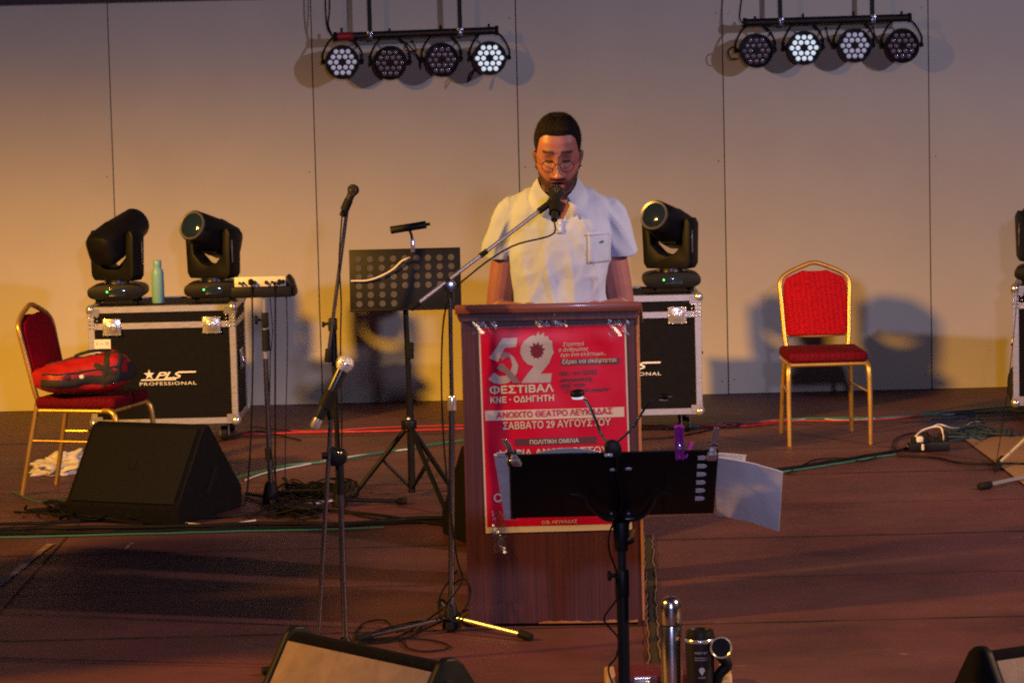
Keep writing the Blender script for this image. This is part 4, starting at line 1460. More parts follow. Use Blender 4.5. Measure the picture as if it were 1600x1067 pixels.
mb.lathe([(0.016, 0.10), (0.02, 0.09), (0.034, 0.02), (0.034, 0.012), (0.0, 0.012)], sb, seg=20)
mb.build("leg_hub", M['black'], bs)
for tip in (G(822, 1000), G(568, 1003), G(690, 948)):
    st = sb + Vector((0, 0, 0.05)) + (tip - sb).normalized() * 0.028
    lg = pipe(bs, st, tip + Vector((0, 0, 0.018)), 0.0085, M['satin'] if tip.x > sb.x else M['darkchrome'], "leg")  # right leg in lighter chrome: its lamp highlight put into the colour
    mb = MB(bs.location); d = (tip - st).normalized()
    mb.cyl(tip + Vector((0, 0, 0.018)) - d * 0.03, tip + Vector((0, 0, 0.016)) + d * 0.025, 0.015, seg=14, bevel=.004)
    mb.build("rubber_foot", M['rubber'], lg)


def microphone(label, tail, tip, r_body, r_tail, r_head, head_mat, name="microphone", ring=M['darkchrome'], body=M['gunmetal'], tailcap=None):
    """tip = centre of the grille ball"""
    o = thing(name, label, "microphone", tail)
    d = (tip - tail); L = d.length
    ax = d.normalized()
    MB().lathe([(0, 0), (r_tail * 0.9, 0), (r_tail, 0.004), (r_body, L - r_head * 0.9), (r_body * 0.98, L - r_head * 0.75), (0, L - r_head * 0.75)], (0, 0, 0), ax, 22).build("body", body, o)
    MB().lathe([(r_head * 0.72, L - r_head * 0.85), (r_head * 0.97, L - r_head * 0.35), (r_head * 1.03, L - r_head * 0.12), (r_head * 1.03, L + r_head * 0.12), (r_head * 0.96, L + r_head * 0.4), (r_head * 0.75, L + r_head * 0.72), (r_head * 0.4, L + r_head * 0.92), (0, L + r_head * 0.97)], (0, 0, 0), ax, 26).build("grille", head_mat, o)
    MB().lathe([(r_head * 1.03, L - r_head * 0.11), (r_head * 1.075, L - r_head * 0.08), (r_head * 1.075, L + r_head * 0.08), (r_head * 1.03, L + r_head * 0.11)], (0, 0, 0), ax, 26, False).build("grille_band", ring, o)
    if tailcap:
        MB().lathe([(0, -0.012), (r_tail * 0.8, -0.012), (r_tail * 1.02, -0.004), (r_tail * 1.02, 0.03), (0, 0.03)], (0, 0, 0), ax, 22).build("tail_cap", tailcap, o)
    return o


sm_tail = bB + Vector((0.030, -0.055, -0.045)); sm_tip = W(869, 301, SY + 0.12)
microphone("dark vocal microphone at the speaker's mouth on the boom", sm_tail, sm_tip, 0.019, 0.0125, 0.0275, M['darkmesh'])
mb = MB(bs.location); dm = (sm_tip - sm_tail).normalized()
mb.cyl(sm_tail + dm * .035, sm_tail + dm * .085, 0.0215, seg=18)
mb.cyl(bB - bdir * 0.03, bB + bdir * 0.03, 0.012, seg=14)
mb.cyl(bB + bdir * 0.02, sm_tail + dm * .05, 0.010, seg=12)
mb.build("microphone_clip", M['rubber'], bs)
cb = tag(MB().tube([sm_tail + Vector((0, 0, 0)), sm_tail + Vector((-.01, -.02, -.05)), W(800, 385, SY), W(740, 425, SY - .02), W(700, 470, SY - .03), W(690, 560, SY), W(694, 700, SY), W(712, 860, SY - .02), W(722, 905, SY), W(700, 940, SY - .05), G(690, 952, .02), G(640, 985, .006), G(600, 1002, .006)], 0.0033, 7).build("microphone_cable", M['cableblack']),
         "black cable hanging from the speaker's microphone along the boom stand", "cable")
mb = MB()
mb.tube([W(715, 890, SY), W(688, 930, SY), W(690, 965, SY - .03), W(718, 960, SY - .03), W(735, 930, SY), W(728, 905, SY), W(708, 915, SY), W(700, 960, SY - .05), W(715, 972, SY - .05), W(730, 960, SY - .03)], 0.0033, 7)
mb.tube([G(735, 950, .05), G(680, 975, .02), G(620, 1000, .005), G(565, 1003, .005), G(590, 985, .005), G(660, 970, .005), G(640, 995, .005), G(585, 1000, .005), G(556, 1000, .005), G(566, 975, .005), G(600, 968, .02), G(615, 985, .01)], 0.0033, 7)
mb.tube([G(628, 996, .006), G(634, 1010, .006), G(660, 1017, .006), G(695, 1014, .006), G(700, 1007, .006), G(670, 999, .006), G(620, 996, .006), G(560, 999, .006)], 0.0033, 7)
tag(mb.build("coiled_cable", M['cableblack']), "loose black cable loops around the base of the boom stand", "cable")

# front straight stand with the silver wireless microphone
FY = 10.0
fb = G(541, 1040)
FY = fb.y
fs = stand_obj("straight_microphone_stand", "dark stand in front at the left holding the silver headed microphone", "microphone stand", fb, "microphone stands on the stage")
ck = W(530, 712, FY)
pipe(fs, fb + Vector((0, 0, .05)), ck, 0.0100, M['darkchrome'], "lower_tube")
mb = MB(fs.location)
mb.lathe([(0.014, 0.10), (0.02, 0.09), (0.034, 0.02), (0.034, 0.012), (0.0, 0.012)], fb, seg=20)
mb.build("leg_hub", M['black'], fs)
for a_ in (R(85), R(205), R(325)):
    tip = fb + Vector((math.cos(a_) * 0.30, math.sin(a_) * 0.30, 0))
    lg = pipe(fs, fb + Vector((math.cos(a_) * 0.028, math.sin(a_) * 0.028, 0.05)), tip + Vector((0, 0, .016)), 0.0085, M['darkchrome'], "leg")
    mb = MB(fs.location); mb.cyl(tip + Vector((0, 0, .016)) - Vector((math.cos(a_), math.sin(a_), 0)) * .03, tip + Vector((0, 0, .016)), 0.014, seg=12); mb.build("rubber_foot", M['rubber'], lg)
pipe(fs, W(497, 995, FY - 0.03), W(517, 655, FY - 0.03), 0.0078, M['darkchrome'], "boom_arm")
mb = MB(fs.location)
mb.prism([(-.026, -.03), (.008, -.034), (.036, -.022), (.042, .004), (.03, .022), (.0, .028), (-.024, .036)], 0.045,
         Matrix.Translation(W(524, 712, FY) + Vector((0, 0.02, 0))) @ Matrix.Rotation(R(90), 4, 'X'), bevel=.006)
mb.cyl(W(503, 712, FY - 0.03), W(512, 711, FY - 0.03), 0.012, seg=14)
mb.build("boom_clamp", M['black'], fs)
MB(fs.location).sph(W(531, 708, FY - 0.045), 0.010, 12, 8).build("clamp_screw", M['darkchrome'], fs)
mb = MB(fs.location); mb.cyl(ck - Vector((0, 0, .13)), ck, 0.0145, seg=16); mb.build("height_clutch", M['black'], fs)
ft_, fp_ = W(493, 664, FY - 0.06), W(539, 568, FY - 0.03)
wm = microphone("silver headed wireless microphone in the front left stand", ft_, fp_, 0.0200, 0.0165, 0.0285, M['mesh'], ring=M['chrome'], tailcap=M['chrome'])
dmv = (fp_ - ft_).normalized()
mb = MB(fs.location)
mb.cyl(ft_ + dmv * 0.065, ft_ + dmv * 0.125, 0.0235, seg=18)
mb.cyl(ft_ + dmv * 0.09 + Vector((0, .012, 0)), W(517, 655, FY - 0.03), 0.011, seg=12)
mb.build("microphone_clip", M['rubber'], fs)

# back boom stand (left of the perforated music stand)
BY = 13.71
bb = G(531, 792)
ks = stand_obj("boom_microphone_stand", "black microphone stand standing left of the perforated music stand", "microphone stand", bb, "microphone stands on the stage")
BY = bb.y
cl = W(520, 507, BY)
pipe(ks, bb + Vector((0, 0, .04)), cl, 0.0115, M['matblack'], "lower_tube")
pipe(ks, W(513, 555, BY - .03), W(543, 322, BY - .03), 0.0085, M['darkchrome'], "boom_arm")
mb = MB(ks.location); mb.cyl(W(512, 566, BY - .03), W(514, 545, BY - .03), 0.016, seg=14, bevel=.003)
mb.build("counterweight", M['rubber'], ks)
mb = MB(ks.location)
mb.box(cl + Vector((0, -.01, 0)), (0.04, 0.05, 0.06), bevel=.008)
mb.cyl(cl + Vector((0, -.015, 0.01)), W(505, 507, BY), 0.007, seg=10)
mb.cyl(W(507, 507, BY), W(503, 507, BY), 0.013, seg=12)
mb.cyl(cl - Vector((0, 0, 0.02)), cl - Vector((0, 0, .17)), 0.017, seg=14)
mb.build("boom_clamp", M['black'], ks)
for tip in (G(462, 796), G(632, 788), G(545, 760)):
    lg = pipe(ks, bb + Vector((0, 0, .035)), tip + Vector((0, 0, .014)), 0.0095, M['satin'] if tip.x < bb.x else M['matblack'], "leg")  # left leg's lamplight put into a bright colour, the others stay black
    mb = MB(ks.location); d = (tip - bb).normalized(); mb.cyl(tip - d * .03 + Vector((0, 0, .016)), tip + d * .012 + Vector((0, 0, .016)), 0.016, seg=12); mb.build("rubber_foot", M['rubber'], lg)
MB(ks.location).lathe([(0.018, 0.12), (0.024, 0.09), (0.036, 0.02), (0.036, 0.008), (0, 0.008)], bb, seg=18).build("leg_hub", M['black'], ks)
kt, kp = W(541, 322, BY - .03), W(552, 297, BY - .04)
kdir = (kp - kt).normalized()
microphone("black microphone on the thin stand left of the perforated music stand", kp - kdir * 0.13, kp, 0.018, 0.013, 0.0255, M['darkmesh'])
mb = MB(ks.location); mb.cyl(kt - kdir * .02, kt + kdir * .03, 0.020, seg=16); mb.cyl(W(538, 338, BY - .03), kt, 0.014, seg=12); mb.build("microphone_clip", M['rubber'], ks)
tag(MB().tube([kp - kdir * .13, W(535, 330, BY - .05), W(532, 370, BY - .05), W(530, 410, BY - .05), W(533, 470, BY - .04), W(532, 540, BY - .03), W(534, 640, BY - .03), W(535, 770, BY - .03), G(545, 800, .01), G(600, 812, .008)], 0.0035, 7).build("microphone_cable", M['cableblack']),
    "black cable running down the stand left of the perforated music stand", "cable")


# perforated music stand with lamp, behind
mbse = G(644, 776)
MY = mbse.y
ms = stand_obj("music_stand", "black perforated music stand on a tripod behind the lectern", "music stand", mbse, "music stands on the stage")
pipe(ms, mbse + Vector((0, 0, .02)), W(640, 620, MY), 0.0165, M['matblack'], "lower_tube")
pipe(ms, W(640, 625, MY), W(633, 470, MY), 0.0125, M['matblack'], "upper_tube")
mb = MB(ms.location); hub = W(639, 663, MY)
mb.cyl(hub - Vector((0, 0, .02)), hub + Vector((0, 0, .02)), 0.036, seg=18, bevel=.004); mb.cyl(W(640, 535, MY), W(640, 560, MY), 0.019, seg=14)
mb.build("collar", M['black'], ms)
mb = MB(ms.location); mb.sph(hub + Vector((0.0, -.035, .03)), .010, 10, 8); mb.build("collar_screw", M['chrome'], ms)
for tip in (G(553, 778), G(697, 803), G(706, 768)):
    lg = pipe(ms, hub + (tip - hub).normalized() * 0.03, tip + Vector((0, 0, .015)), 0.0115, M['matblack'], "leg")
    md = hub.lerp(tip, 0.48)
    pipe(lg, Vector(), Vector((0, 0, .001)), 0.001, M['matblack'], "tmp") if False else None
    MB(ms.location).cyl(mbse + Vector((0, 0, .035)), md, 0.007, seg=10).build("brace", M['matblack'], lg)
    MB(ms.location).sph(tip + Vector((0, 0, .016)), (.018, .018, .016), 12, 8).build("rubber_foot", M['rubber'], lg)
ta, tb_, tc_, td = W(546, 391, MY), W(720, 384, MY), W(720, 482, MY), W(547, 487, MY)
tw = (tb_ - ta).length; th = (ta - td).length
tc0 = (ta + tc_) / 2
tray = MB(ms.location)
tr = Matrix.Rotation(-(ptilt) if False else 0.0, 4, 'Y') @ Matrix.Rotation(R(-8), 4, 'X')
tray.box(tc0, (tw, 0.008, th), tr, bevel=.003)
tray.box(tc0 + Vector((0, -0.025, -th / 2 + .005)), (tw, 0.045, 0.008), tr, bevel=.002)
tray.build("tray", M['matblack'], ms)
mb = MB()
for i in range(9):
    for j in range(6):
        if (j > 3 and i > 3) or (i == 5 and j == 5): continue
        x = -tw / 2 + tw * (0.085 + i * 0.104) ; z = th / 2 - th * (0.16 + j * 0.145)
        mb.cyl((x, -0.0042, z), (x, -0.0062, z), 0.0145, seg=16)
mb.xform(Matrix.Translation(tc0 - ms.location) @ tr)
mb.build("perforations", M['hole'], ms)
tag(MB().tube([W(548, 439, MY - .02), W(575, 438, MY - .02), W(598, 430, MY - .02), W(615, 420, MY - .02), W(628, 408, MY - .02), W(641, 402, MY - .02)], 0.004, 7).build("loose_cord", M['cablewhite']),
    "short white cord draped across the perforated music stand", "cord")
lamp = thing("clip_lamp", "small black bar lamp clipped above the perforated music stand", "lamp", W(645, 388, MY))
off = lamp.location.copy()
la, lb = W(610, 360, MY - .02), W(666, 351, MY - .02)
ld = (lb - la).normalized()
MB(off).cyl(la, lb, 0.0175, seg=18, bevel=.003).build("lamp_housing", M['black'], lamp)
MB(off).cyl(lb, lb + ld * .018, 0.007, seg=12).build("switch", M['black'], lamp)
MB(off).tube([W(640, 360, MY - .01), W(643, 368, MY), W(645, 380, MY)], 0.006, 8).build("stem", M['black'], lamp)
MB(off).box(W(645, 384, MY - .005), (0.018, 0.02, 0.06), bevel=.003).build("clip", M['chrome'], lamp)

# mixer on its pole
mxY = 13.9
xb = G(424, 786); mxY = xb.y
mxs = stand_obj("mixer_stand", "thin chrome pole holding the small mixer beside the left case", "stand", xb)
xt = W(413, 466, mxY)
pipe(mxs, xb + Vector((0, 0, .03)), W(415, 560, mxY), 0.0125, M['darkchrome'], "lower_tube")
pipe(mxs, W(415, 560, mxY), xt, 0.009, M['chrome'], "upper_tube")
mb = MB(mxs.location); mb.box(W(414, 500, mxY), (.03, .04, .07), bevel=.006); mb.cyl(W(410, 500, mxY), W(402, 500, mxY), .005, seg=10); mb.cyl(W(403, 500, mxY), W(398, 500, mxY), .020, seg=14, bevel=.003)
mb.cyl(W(415, 515, mxY), W(416, 548, mxY), .018, .019, seg=14)
mb.build("height_clutch", M['rubber'], mxs)
MB(mxs.location).cyl(W(419, 700, mxY), W(420, 718, mxY), .016, seg=14).build("collar", M['rubber'], mxs)
MB(mxs.location).lathe([(0.02, 0.10), (0.03, 0.08), (0.042, 0.02), (0.042, 0.0), (0, 0.0)], xb, seg=20).build("leg_hub", M['rubber'], mxs)
for tip in (G(385, 775), G(480, 772), G(430, 812)):
    MB(mxs.location).cyl(xb + Vector((0, 0, .03)), tip + Vector((0, 0, .012)), .009, seg=10).build("leg", M['matblack'], mxs)
mx = thing("mixer", "small mixer with a cream panel on the pole beside the left case", "mixer", W(410, 465, mxY))
off = mx.location.copy()
c0, c1 = W(367, 450, mxY), W(447, 447, mxY)
mw = (c1.x - c0.x)
mcx = (c0.x + c1.x) / 2
zb_, zm_, zt2 = W(410, 464, mxY).z, W(410, 448, mxY).z, W(410, 432.5, mxY).z
mb = MB(off)
mb.box((mcx + .006, mxY + .07, (zb_ + zm_) / 2), (mw + .04, .18, zm_ - zb_ + .004), bevel=.006)
mb.build("mixer_body", M['black'], mx)
mb = MB(off); mb.box((mcx, mxY - .002, (zm_ + zt2) / 2), (mw, .02, zt2 - zm_), (R(-12), 0, 0), bevel=.002); mb.build("control_panel", M['mixer'], mx)
mb = MB(off)
mb.prism([(0, 0), (0.042, 0.0), (0.042, 0.02), (0.030, 0.065), (0.012, 0.09), (0, 0.092)], 0.16, Matrix.Translation((c1.x, mxY + .15, zb_)) @ Matrix.Rotation(R(90), 4, 'X'), bevel=.004)
mb.build("end_cheek", M['black'], mx)
random.seed(11)
for i, (fx, r_) in enumerate(((.10, .006), (.17, .005), (.32, .013), (.40, .008), (.62, .008), (.73, .005), (.80, .005), (.88, .012), (.95, .009))):
    mb = MB(off); mb.cyl((c0.x + fx * mw, mxY - .012, zm_ + .020 + random.uniform(-.004, .008)), (c0.x + fx * mw, mxY - .034, zm_ + .018), r_, r_ * .8, seg=12); mb.build("knob", M['rubber'], mx)
mb = MB(off); put_text(mb, "MAIN MIX", c0.x + .60 * mw, zt2 - .012, .08, .006, lambda x, y: Vector((x, mxY - .019, y)));
bpy.data.meshes  # (lettering kept tiny)
mb.bm.free()
def hang(pts, mat, label, r=.003):
    tag(MB().tube([W(u, v, mxY + dy) for u, v, dy in pts[:-1]] + [G(*pts[-1])], r, 6).build("hanging_cable", mat), label, "cable")
hang([(393, 443, -.03), (394, 470, -.02), (395, 560, -.02), (392, 680, -.01), (386, 770, 0), (380, 790, .005)], M['cableblack'], "thick black cable hanging from the left part of the mixer", .004)
hang([(428, 440, -.03), (430, 465, -.02), (430, 560, -.02), (430, 650, -.02), (432, 770, 0), (450, 795, .005)], M['cableblack'], "thick black cable hanging from the middle of the mixer", .004)
hang([(447, 460, .02), (448, 480, .02), (449, 545, .02), (447, 640, .02), (446, 760, 0), (455, 780, .005)], M['cableblack'], "thin black cable hanging from the right end of the mixer", .0022)
hang([(422, 466, .0), (424, 490, 0), (426, 515, 0), (424, 540, 0), (422, 570, 0), (423, 690, .0), (436, 790, .005)], M['cableblack'], "thin kinked cable hanging right beside the mixer's pole", .0022)


# ------------------------------------------------------------------ floor cables
def cable(pts, mat, label, r=0.005, wob=0.0, z0=0.0, cat="cable", name="floor_cable"):
    P = [G(u, v, 0) for u, v in pts]
    P = catmull(P, 5)
    rnd = random.Random(hash(label) % 1000)
    for i, p in enumerate(P):
        p.z = r + z0 + 0.004
        p.y += rnd.uniform(-wob, wob)
    return tag(MB().tube(P, r, 7, 2).build(name, mat), label, cat)


random.seed(5)
cable([(-900, 842), (-400, 838), (-40, 832), (60, 829), (180, 828), (300, 826), (430, 822), (540, 822), (640, 815), (745, 812), (800, 814)], M['cableblack'], "thick black cable running under the left wedge towards the lectern", .009, .01)
cable([(-900, 842), (-400, 838), (-40, 838), (80, 836), (230, 834), (380, 829), (520, 826), (640, 819), (745, 818)], M['cableblack'], "black cable lying nearest the audience on the left", .008, .01)
cable([(-900, 842), (-400, 838), (-40, 842), (90, 840), (240, 836), (380, 832), (500, 830), (600, 826)], M['cablegreen'], "dark green cable lying along the nearest black cables", .004, .006)
cable([(-900, 842), (-400, 838), (-40, 824), (80, 820), (180, 814), (300, 812), (400, 806), (470, 800), (560, 805), (700, 824)], M['cableblack'], "black cable crossing behind the nearest cables on the left", .007, .01)
cable([(20, 770), (55, 785), (90, 782), (125, 780), (140, 790), (150, 805)], M['cablegreen'], "thin green cable curving by the leg of the left chair", .003)
cable([(150, 797), (180, 800), (230, 808), (280, 818), (340, 822), (400, 815)], M['cablewhite'], "thin pale cable along the front of the left wedge", .003)
cable([(380, 682), (480, 678), (560, 677), (650, 675), (730, 672), (900, 668), (1100, 668), (1230, 659)], M['cablered'], "bright red cable crossing the stage behind the stands", .006, .006)
cable([(390, 668), (480, 676), (600, 670), (740, 666)], M['cablered'], "thin dark red cable lying just behind the bright red one", .004, .004)
cable([(340, 757), (400, 742), (450, 730), (520, 723), (590, 711), (660, 700), (730, 690), (800, 684)], M['cablegreen'], "green cable snaking behind the two left microphone stands", .006, .006)
cable([(384, 752), (420, 740), (500, 724), (560, 714), (640, 704)], M['cablewhite'], "white cord twisted along the green cable", .004, .006)
cable([(1040, 672), (1150, 664), (1230, 658), (1300, 656), (1380, 655), (1450, 650), (1560, 640), (1680, 632)], M['cablegreen'], "green cable crossing behind the right chair", .006, .006)
cable([(1050, 668), (1160, 668), (1240, 660), (1320, 660), (1400, 656), (1440, 651)], M['cablered'], "red cable crossing behind the legs of the right chair", .005, .006)
cable([(1230, 661), (1270, 656), (1320, 658), (1380, 655), (1430, 652)], M['cablewhite'], "pale cord twisted with the red and green cables behind the right chair", .003, .008)
cable([(1470, 652), (1530, 649), (1600, 646), (1700, 640)], M['cableblue'], "thick dark blue cable leading to the right case", .010, .006)
cable([(1020, 752), (1120, 745), (1220, 737), (1290, 726), (1340, 718), (1400, 708), (1424, 702)], M['cableblack'], "thick black cable from the power strip towards the lectern", .008, .008)
cable([(1010, 760), (1130, 750), (1240, 737), (1300, 728), (1360, 718), (1400, 712)], M['cablegreen'], "dark green cable beside the power strip's black cable", .004, .006)
cable([(1230, 742), (1270, 722), (1310, 718), (1350, 722), (1390, 708), (1430, 700)], M['cableblack'], "thin black cable looping beside the power strip's lead", .004, .008)
cable([(1400, 714), (1460, 718), (1500, 726), (1560, 728), (1640, 727)], M['cableblack'], "black cable from the power strip to the right edge", .006, .004)
cable([(1394, 703), (1400, 688), (1420, 680), (1445, 680), (1470, 690), (1490, 685), (1530, 684)], M['cableblack'], "thin black cable behind the power strip", .004)
cable([(960, 690), (1010, 688), (1060, 684), (1120, 672)], M['cableblack'], "black cable under the half hidden case", .005)
cable([(300, 700), (340, 692), (400, 676), (470, 690)], M['cableblack'], "black cable looping under the left case", .004)
# white lead rising out of the power strip
ps = thing("power_strip", "black power strip full of plugs on the floor right of the chair", "power strip", (G(1420, 706) + G(1482, 704)) / 2, R(4))
off = ps.location.copy()
mb = MB(); mb.box((0, 0, .026), (.205, .055, .044), bevel=.006); mb.build("strip_body", M['black'], ps)
for i, x in enumerate((-.075, -.045, -.012, .02, .06, .085)):
    mb = MB()
    if i == 1: mb.box((x, 0, .062), (.036, .034, .030), bevel=.008)
    else: mb.cyl((x, 0, .046), (x, 0.0, .075 + .012 * (i % 3)), .016, .012, seg=14, bevel=.003)
    mb.build("plug", M['white'] if i == 1 else M['rubber'], ps)
mb = MB(); mb.box((-.035, -.0285, .026), (.012, .004, .03), bevel=.001, seg=1); mb.build("switch", M['white'], ps)
PY = ps.location.y
tag(MB().tube([W(1419, 698, PY), W(1428, 685, PY), W(1440, 673, PY + .02), W(1458, 667, PY + .04), W(1470, 668, PY + .02), W(1474, 680, PY), W(1474, 690, PY)], .0045, 7).build("white_lead", M['cablewhite']),
    "white lead arching over the power strip", "cable")
tag(MB().tube([W(1456, 667, PY + .045), W(1468, 663, PY + .08), W(1485, 668, PY + .15), G(1500, 668, .008), G(1512, 664, .008), G(1518, 660, .008), G(1531, 659, .008)], .004, 7).build("white_lead", M['cablewhite']),
    "white lead trailing from the power strip towards the right case", "cable")
# piles of cable
def pile(u0, u1, v0, v1, n, label, mats, zmax=.05, seed=1):
    rnd = random.Random(seed)
    mb = MB()
    for k in range(n):
        u, v = rnd.uniform(u0, u1), rnd.uniform(v0, v1)
        P = []
        for j in range(9):
            P.append(G(u + rnd.uniform(-45, 45), min(v1 + 4, max(v0 - 4, v + rnd.uniform(-9, 9))), 0) + Vector((0, 0, .006 + rnd.uniform(0, zmax))))
        mb.tube(P, rnd.uniform(.003, .0055), 6, 6)
    return tag(mb.build("cable_pile", mats), label, "cables")
pile(70, 230, 797, 816, 14, "tangled heap of black cables in front of the left wedge", M['cableblack'], .04, 3)
pile(455, 540, 772, 790, 8, "heap of black cables around the foot of the back microphone stand", M['cableblack'], .07, 4)
pile(400, 490, 800, 815, 6, "black cables and connectors heaped below the mixer's pole", M['cableblack'], .04, 6)
pile(1480, 1560, 660, 690, 8, "loose dark cables on the floor left of the right case", M['cableblue'], .02, 8)

# dark bundle behind the right case
dk = MB()
bmesh.ops.create_icosphere(dk.bm, subdivisions=4, radius=1)
for v in dk.bm.verts:
    p = v.co.copy(); n = mnoise.noise(p * 2) * .12
    p *= 1 + n
    v.co = Vector((p.x * .12, p.y * .14, max(0, p.z * .16 + .13)))
dko = tag(dk.build("soft_bag", M['webbing'], None, 50), "rounded black soft bag behind the right case", "bag")
dko.location = (W(1574, 590, 16.75).x + .125, 16.75, 0)

# tripod whose legs reach in from the right edge
tp = thing("tripod_stand", "chrome tripod legs on the plywood at the right edge", "stand", G(1648, 735), 0, "microphone stands on the stage")
hub = tp.location + Vector((0, 0, .22))
MB(tp.location).cyl(tp.location + Vector((0, 0, .1)), tp.location + Vector((0, 0, 1.25)), .012, seg=14).build("pole", M['darkchrome'], tp)
MB(tp.location).cyl(hub - Vector((0, 0, .03)), hub + Vector((0, 0, .03)), .025, seg=16, bevel=.004).build("collar", M['black'], tp)
mb = MB(tp.location); mb.cyl(W(1640, 650, tp.location.y), G(1563, 722, .03), .010, seg=12); mb.build("leg", M['chrome'], tp)
mb = MB(tp.location); mb.cyl(G(1566, 716, .035), G(1556, 733, .012), .016, seg=12, bevel=.004); mb.build("rubber_foot", M['rubber'], tp)
mb = MB(tp.location); mb.cyl(G(1650, 734, .03), G(1542, 758, .018), .010, seg=12); mb.build("leg", M['chrome'], tp)
mb = MB(tp.location); mb.cyl(G(1548, 757, .018), G(1530, 760, .018), .017, seg=12, bevel=.004); mb.build("rubber_foot", M['rubber'], tp)
mb = MB(tp.location); mb.cyl(hub, tp.location + Vector((.3, .2, .015)), .010, seg=12); mb.build("leg", M['chrome'], tp)
tag(MB().tube([W(1592, 440, 15.6), W(1589, 470, 15.4), W(1580, 560, 15.0), W(1570, 640, 14.6), G(1554, 740, .004)], .0022, 6).build("hanging_cable", M['cableblack']),
    "thin dark cable hanging down in front of the right case", "cable")


# ------------------------------------------------------------------ front music stand
MYF = 8.3
fm = stand_obj("music_stand", "black music stand in the foreground with clips and papers on its tray", "music stand", W(971, 850, MYF).xy.to_3d(), "music stands on the stage")
off = fm.location.copy()
fx, fy = off.x, off.y
pz = lambda v: W(970, v, MYF).z
mb = MB(off); mb.cyl((fx, fy, .06), (fx, fy, pz(925)), .0165, seg=18); mb.build("lower_tube", M['matblack'], fm)
mb = MB(off); mb.cyl((fx, fy, pz(930)), (fx, fy, pz(845)), .0125, seg=18); mb.build("upper_tube", M['blackmetal'], fm)
mb = MB(off); mb.cyl((fx, fy, pz(932)), (fx, fy, pz(890)), .0195, seg=18, bevel=.002)
mb.cyl((fx - .015, fy - .005, pz(898)), (fx - .034, fy - .008, pz(898)), .006, seg=10); mb.cyl((fx - .030, fy - .008, pz(898)), (fx - .040, fy - .009, pz(898)), .014, seg=10, bevel=.003)
mb.build("height_clutch", M['black'], fm)
mb = MB(off); mb.cyl((fx, fy, pz(860)), (fx, fy, pz(815)), .0185, .024, seg=18, bevel=.002)
mb.cyl((fx + .015, fy - .01, pz(845)), (fx + .03, fy - .014, pz(840)), .012, seg=12, bevel=.003)
mb.build("tilt_head", M['black'], fm)
mb = MB(off)
mb.tube([(fx + .018, fy - .02, pz(842)), (fx + .028, fy - .022, pz(834)), (fx + .034, fy - .022, pz(824))], [.003, .006, .005], 8, 4)
mb.build("wing_screw", M['gold'], fm)
for a_ in (R(90), R(210), R(330)):
    mb = MB(off); mb.cyl((fx, fy, .14), (fx + math.cos(a_) * .28, fy + math.sin(a_) * .28, .012), .009, seg=12); mb.build("leg", M['matblack'], fm)
# tray : top edge leans towards the audience
trw = (W(1119, 706, MYF) - W(797, 712, MYF)).length
tcx = (W(1119, 706, MYF).x + W(797, 712, MYF).x) / 2
tz_top, tz_bot = pz(708.5), pz(807)
tilt = R(50)
trh = 0.30
tcz = (tz_top + tz_bot) / 2
# choose tray height so that it spans the seen band
bet = math.atan2(CH - tcz, MYF)
trh = (tz_top - tz_bot) / (math.cos(tilt) - math.sin(tilt) * math.tan(bet) )
TM = Matrix.Translation((tcx - off.x, 0.02, tcz)) @ Matrix.Rotation(R(-0.0), 4, 'Y') @ Matrix.Rotation(tilt, 4, 'X')
mb = MB(); mb.box((0, 0, 0), (trw, .005, trh), bevel=.002)
mb.box((0, .03, -trh / 2 + .003), (trw, .06, .005), bevel=.002)
mb.box((-trw / 4, -.0035, 0), (.004, .003, trh - .01)); mb.box((trw / 4, -.0035, 0), (.004, .003, trh - .01))
mb.xform(TM); mb.build("tray", M['matblack'], fm)
mb = MB()
for k in range(6):
    z = trh / 2 - trh * (.10 + k * .128)
    mb.prism([(-.013, -.009), (.004, -.009), (.010, -.006), (.013, 0), (.010, .006), (.004, .009), (-.013, .009)], .002, Matrix.Translation((trw / 2 - .042, -.0032, z)) @ Matrix.Rotation(R(90), 4, 'X'))
mb.xform(TM); mb.build("slots", M['sleeve'], fm)
mb = MB()
for x in (-.02, .022): mb.sph((x + (fx - tcx), -.006, .085 if x < 0 else .088), (.010, .003, .007), 10, 6)
mb.xform(TM); mb.build("rivets", M['parlens'], fm)
TY = fy + .02
def tb(u, v, depth=-.02):
    # point on the tray's back plane for a pixel, pushed out by depth
    d = ray(u, v)
    n = (TM.to_3x3() @ Vector((0, -1, 0)))
    p0 = Vector((tcx, TY, tcz)) + n * (.0025 - depth)
    o_ = Vector((0, 0, CH))
    t = (p0 - o_).dot(n) / d.dot(n)
    return o_ + d * t
mb = MB(off)
mb.tube([tb(890, 771), tb(912, 775), tb(920, 788), tb(936, 803), tb(952, 810), tb(990, 810), tb(1006, 803), tb(1018, 788), tb(1026, 774), tb(1046, 767)], [.004, .006, .008, .008, .009, .009, .008, .008, .006, .004], 10, 6)
mb.build("support_bracket", M['blackmetal'], fm)
mb = MB(off)
for u in (955, 982): mb.sph(tb(u, 803, -.012), (.012, .008, .012), 14, 8)
mb.build("bracket_bolt", M['blackmetal'], fm)
mb = MB(off); mb.cyl(tb(970, 815, -.015), (fx, fy, pz(835)), .022, .018, seg=16); mb.build("bracket_joint", M['black'], fm)
